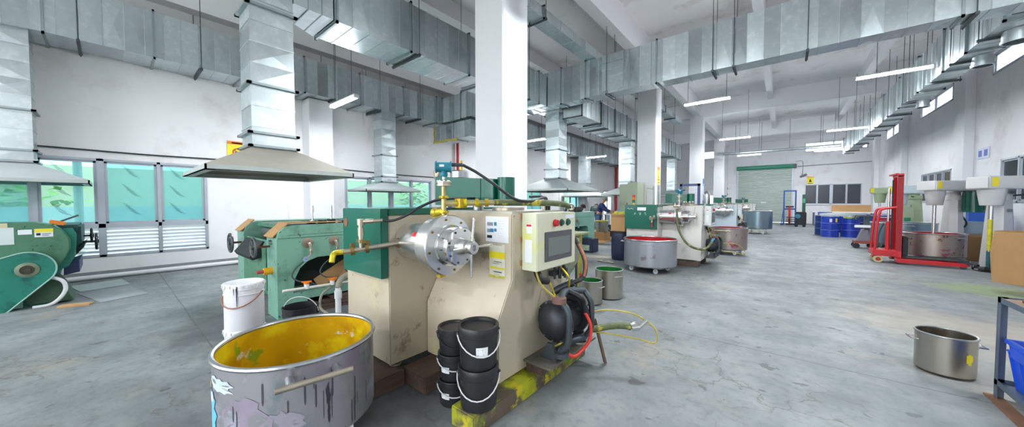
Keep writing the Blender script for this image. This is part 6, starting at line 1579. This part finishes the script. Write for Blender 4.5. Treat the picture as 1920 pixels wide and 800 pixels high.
for a in (0.3, 2.4, 4.5): MB().cyl((-2.25 + .3 * math.cos(a), 3.55 + .3 * math.sin(a), 0), (-2.25 + .3 * math.cos(a), 3.55 + .3 * math.sin(a), .8), .015, n=8).build('leg', DARKSTEEL, hop)
# work table
wt = thing('work_table', 'long pale work table in front of the standing worker', 'table', (-5.6, 14.2, 0))
t0 = onZ(1138, 402, .95); 
MB().box(-6.1, -4.6, 13.6, 14.5, .93, .97).build('tabletop', mat('table_pale', '#c9cfd2', .5, .2, .05, 4), wt)
for x, y in ((-6.0, 13.7), (-4.7, 13.7), (-6.0, 14.4), (-4.7, 14.4)): MB().box(x - .025, x + .025, y - .025, y + .025, 0, .93).build('leg', RACKM, wt)
r6 = random.Random(11); m = MB()
kinds = [(CARDD, 'brown tool tin on the pale work table'), (mat('tin_blue', '#6f92b8', .5), 'blue tin on the pale work table'), (PAPER, 'white tin on the pale work table'), (mat('tin_yellow', '#b5ab4a', .5), 'yellow stained tin on the pale work table'), (BLACK, 'black tin on the pale work table')]
for k, (mm, lab) in enumerate(kinds):
    x = -5.75 + k * .24; y = 13.85 + .12 * (k % 2); r_ = .09
    o = thing('paint_tin', lab, 'tin', (x, y, .971)); MB().lathe([(0, 0), (r_, 0), (r_, .16 + .02 * (k % 3)), (r_ - .01, .16 + .02 * (k % 3)), (0, .15)], (x, y, .971), (0, 0, 1), 20).build('tin_body', mm, o); MB().ring((x, y, 1.13 + .02 * (k % 3)), r_, .008, (0, 0, 1), 20, 6).build('tin_rim', STEEL_B, o)
# third roll mill far back and wire mesh panel
dup(mill, (-5.9, 19.5, 0), 'distant green roll mill behind the workers')
wp = thing('mesh_panel', 'navy framed wire mesh panel behind the second bead mill', 'panel', (-2.9, 13.0, 0))
q0, q1 = onY(1275, 345, 13.0), onY(1313, 345, 13.0)
MB().box(q0.x, q0.x + .08, 12.97, 13.03, 0, q0.z).box(q1.x - .08, q1.x, 12.97, 13.03, 0, q0.z).box(q0.x, q1.x, 12.97, 13.03, q0.z - .08, q0.z).build('frame', mat('frame_navy', '#3a466e', .5, .1, .05, 4), wp)
m = MB(); n_ = 9
for k in range(1, n_): x = q0.x + (q1.x - q0.x) * k / n_; m.cyl((x, 13.0, .1), (x, 13.0, q0.z - .05), .004, n=6)
for k in range(1, 20): m.cyl((q0.x + .05, 13.0, .1 * k), (q1.x - .05, 13.0, .1 * k), .004, n=6)
m.build('wire_mesh', mat('wire_pale', '#b5bccb', .4, .4), wp)
for px, y, r_, h, lab in ((1325, 16.3, .13, .55, 'steel cylinder tank on the third bead mill'),):
    c = onY(px, 370, y); o = thing('filter_tank', lab, 'tank', (c.x, y, 1.4)); MB().lathe([(0, 0), (r_, 0), (r_, h * .7), (r_ * .8, h * .85), (r_ * .3, h), (0, h)], (c.x, y, 1.406), (0, 0, 1), 24).build('tank_body', STEEL_B, o); MB().cyl((c.x, y, 1.406 + h), (c.x, y, 1.46 + h), .02).build('top_valve', STEELP, o)

# ------------------------------------------------------------------ people
def skin_mesh(name, m_, pts, edges, radii, parent, sub=2, root=0):
    me = bpy.data.meshes.new(name); me.from_pydata([Vector(p) for p in pts], edges, [])
    o = bpy.data.objects.new(name, me); col.objects.link(o)
    sk = o.modifiers.new('Skin', 'SKIN'); sk.use_smooth_shade = True
    for i, r in enumerate(radii):
        v = me.skin_vertices[0].data[i]; v.radius = (r, r) if not isinstance(r, tuple) else r; v.use_root = (i == root)
    ss = o.modifiers.new('Sub', 'SUBSURF'); ss.levels = sub; ss.render_levels = sub
    dg = bpy.context.evaluated_depsgraph_get(); dg.update()
    nm = bpy.data.meshes.new_from_object(o.evaluated_get(dg)); bpy.data.objects.remove(o); bpy.data.meshes.remove(me)
    nm.materials.clear(); nm.materials.append(m_)
    o = bpy.data.objects.new(name, nm); col.objects.link(o)
    for p in nm.polygons: p.use_smooth = True
    o.parent = parent; return o
def person(label, loc, facing, jacket, trousers, hairm, pose, cap=False):
    """pose: dict of joints in a frame where the figure faces +x and stands at the origin"""
    o = thing('person', label, 'person', loc); o.rotation_euler.z = facing
    J = {k: Vector(v) for k, v in pose.items()}
    names = []; P = []; R = []; E = []
    def add(nm, p, r, prev=None):
        names.append(nm); P.append(Vector(p)); R.append(r)
        if prev is not None: E.append((names.index(prev), len(P) - 1))
    add('pelvis', J['pelvis'], .12)
    add('waist', J['pelvis'].lerp(J['chest'], .45), .115, 'pelvis'); add('chest', J['chest'], .13, 'waist')
    add('neck0', J['chest'].lerp(J['head'], .42), .06, 'chest'); add('neck1', J['chest'].lerp(J['head'], .62), .052, 'neck0')
    hd = (J['head'] - J['chest']).normalized()
    add('jaw', J['head'] - hd * .05, .07, 'neck1'); add('head', J['head'] + hd * .03, .092, 'jaw'); add('crown', J['head'] + hd * .1, .07, 'head')
    for s in ('L', 'R'):
        add('sh' + s, J['sh' + s], .066, 'chest'); add('el' + s, J['el' + s], .043, 'sh' + s); add('wr' + s, J['wr' + s], .03, 'el' + s)
        hv = (J['wr' + s] - J['el' + s]).normalized(); add('pm' + s, J['wr' + s] + hv * .07, .035, 'wr' + s)
        sd = Vector((0, 1 if s == 'L' else -1, 0))
        for k in range(4):
            sdv = hv.cross(Vector((0, 0, 1))).normalized() * (k - 1.5) * .021
            b = J['wr' + s] + hv * .1 + sdv; ln = (.06, .072, .068, .052)[k]
            add('f%d%s' % (k, s), b, .0095, 'pm' + s); add('g%d%s' % (k, s), b + hv * ln * .55 - Vector((0, 0, .012)), .009, 'f%d%s' % (k, s)); add('h%d%s' % (k, s), b + hv * ln - Vector((0, 0, .04)), .008, 'g%d%s' % (k, s))
        tv = hv.cross(Vector((0, 0, 1))).normalized() * (-1 if s == 'L' else 1)
        add('t0' + s, J['wr' + s] + hv * .035 + tv * .035, .012, 'wr' + s); add('t1' + s, J['wr' + s] + hv * .08 + tv * .055 - Vector((0, 0, .02)), .0095, 't0' + s)
        add('hp' + s, J['hp' + s], .095, 'pelvis'); add('kn' + s, J['kn' + s], .06, 'hp' + s); add('an' + s, J['an' + s], .042, 'kn' + s)
        add('to' + s, J['an' + s] + Vector((.15, 0, -.045)), .035, 'an' + s)
    skin_mesh('body', SKIN, P, E, R, o)
    ix = {n: i for i, n in enumerate(names)}
    def sub(nm, m_, keys, links, grow):
        pts = [P[ix[k]] for k in keys]; rr = [R[ix[k]] + grow for k in keys]
        es = [(keys.index(a), keys.index(b)) for a, b in links]
        skin_mesh(nm, m_, pts, es, rr, o)
    sub('jacket', jacket, ['pelvis', 'waist', 'chest', 'neck0', 'shL', 'elL', 'wrL', 'shR', 'elR', 'wrR'], [('pelvis', 'waist'), ('waist', 'chest'), ('chest', 'neck0'), ('chest', 'shL'), ('shL', 'elL'), ('elL', 'wrL'), ('chest', 'shR'), ('shR', 'elR'), ('elR', 'wrR')], .022)
    sub('trousers', trousers, ['pelvis', 'hpL', 'knL', 'anL', 'hpR', 'knR', 'anR'], [('pelvis', 'hpL'), ('hpL', 'knL'), ('knL', 'anL'), ('pelvis', 'hpR'), ('hpR', 'knR'), ('knR', 'anR')], .018)
    for s in ('L', 'R'):
        a = J['an' + s]; MB().ball(a + Vector((.07, 0, -.045)), .07, 14, (1, 1, 1)).xf(Matrix.Translation(a + Vector((.06, 0, -.04))) @ Matrix.Diagonal((1.9, .75, .62, 1)) @ Matrix.Translation(-(a + Vector((.07, 0, -.045))))).build('shoe', SHOE, None).parent = o
    # head details: hair shell, eyes, nose, mouth, ears
    h = J['head'] + hd * .03
    fwd = Vector((1, 0, 0)); fwd = (fwd - hd * fwd.dot(hd)).normalized(); sd = hd.cross(fwd)
    M = Matrix((fwd, sd, hd)).transposed().to_4x4(); M.translation = h
    def hp(m, nm, mm): m.xf(M); ob = m.build(nm, mm, None); ob.parent = o
    hair = MB().ball((0, 0, 0), 1, 20)
    hair.v = [Vector((q.x * .105, q.y * .1, q.z * .112)) for q in hair.v]
    hair.f = [f for f in hair.f if sum(hair.v[i].z - hair.v[i].x * .9 for i in f) / len(f) > -.005]
    hair.v = [q + Vector((-.008, 0, .03)) for q in hair.v]
    hp(hair, 'hair', hairm)
    hp(MB().ball((.1, 0, -.02), .018, 8, (1, .8, 1.4)), 'nose', SKIN)
    hp(MB().ball((.085, .035, .012), .012, 8).ball((.085, -.035, .012), .012, 8), 'eyes', INKK)
    hp(MB().box(.088, .096, -.025, .025, -.064, -.056), 'mouth', mat('lips', '#84524a', .6))
    hp(MB().ball((-.005, .095, -.0), .028, 8, (.8, .35, 1.2)).ball((-.005, -.095, -.0), .028, 8, (.8, .35, 1.2)), 'ears', SKIN)
    if cap: hp(MB().lathe([(.098, 0), (.1, .03), (.08, .075), (0, .095)], (0, 0, .05), (0, 0, 1), 20).box(.05, .17, -.06, .06, .05, .058), 'cap', HAIRG)
    return o
lean = dict(pelvis=(0, 0, .93), chest=(.12, 0, 1.3), head=(.27, 0, 1.555), shL=(.15, .19, 1.36), elL=(.3, .22, 1.14), wrL=(.52, .16, 1.06),
            shR=(.15, -.19, 1.36), elR=(.32, -.22, 1.14), wrR=(.55, -.13, 1.06), hpL=(0, .1, .86), knL=(.04, .11, .47), anL=(-.04, .12, .09),
            hpR=(0, -.1, .86), knR=(.05, -.11, .47), anR=(.0, -.13, .09))
bend = dict(lean, pelvis=(-.1, 0, .95), chest=(.32, 0, 1.2), head=(.62, 0, 1.28), shL=(.34, .19, 1.2), elL=(.45, .24, .95), wrL=(.68, .18, .92), shR=(.34, -.19, 1.2), elR=(.45, -.24, .95), wrR=(.7, -.16, .92),
            hpL=(-.1, .1, .88), hpR=(-.1, -.1, .88), anL=(-.1, .12, .09), anR=(-.08, -.12, .09))
w_ = onY(1122, 400, 13.9)
person('standing worker in navy jacket and jeans leaning over the work table', (w_.x, 13.9, 0), .15, JACKET, JEANS, HAIRG, lean, cap=True)
w_ = onY(1098, 400, 14.6)
person('worker in green jacket and dark trousers behind the standing worker', (w_.x, 15.6, 0), 1.9, GREENJ, TROUSK, HAIRK, bend)
w_ = onY(1060, 390, 10.6)
person('dark-haired worker in navy bending over behind the second green mill', (w_.x - .1, 10.7, 0), .3, JACKET, TROUSK, HAIRK, bend)
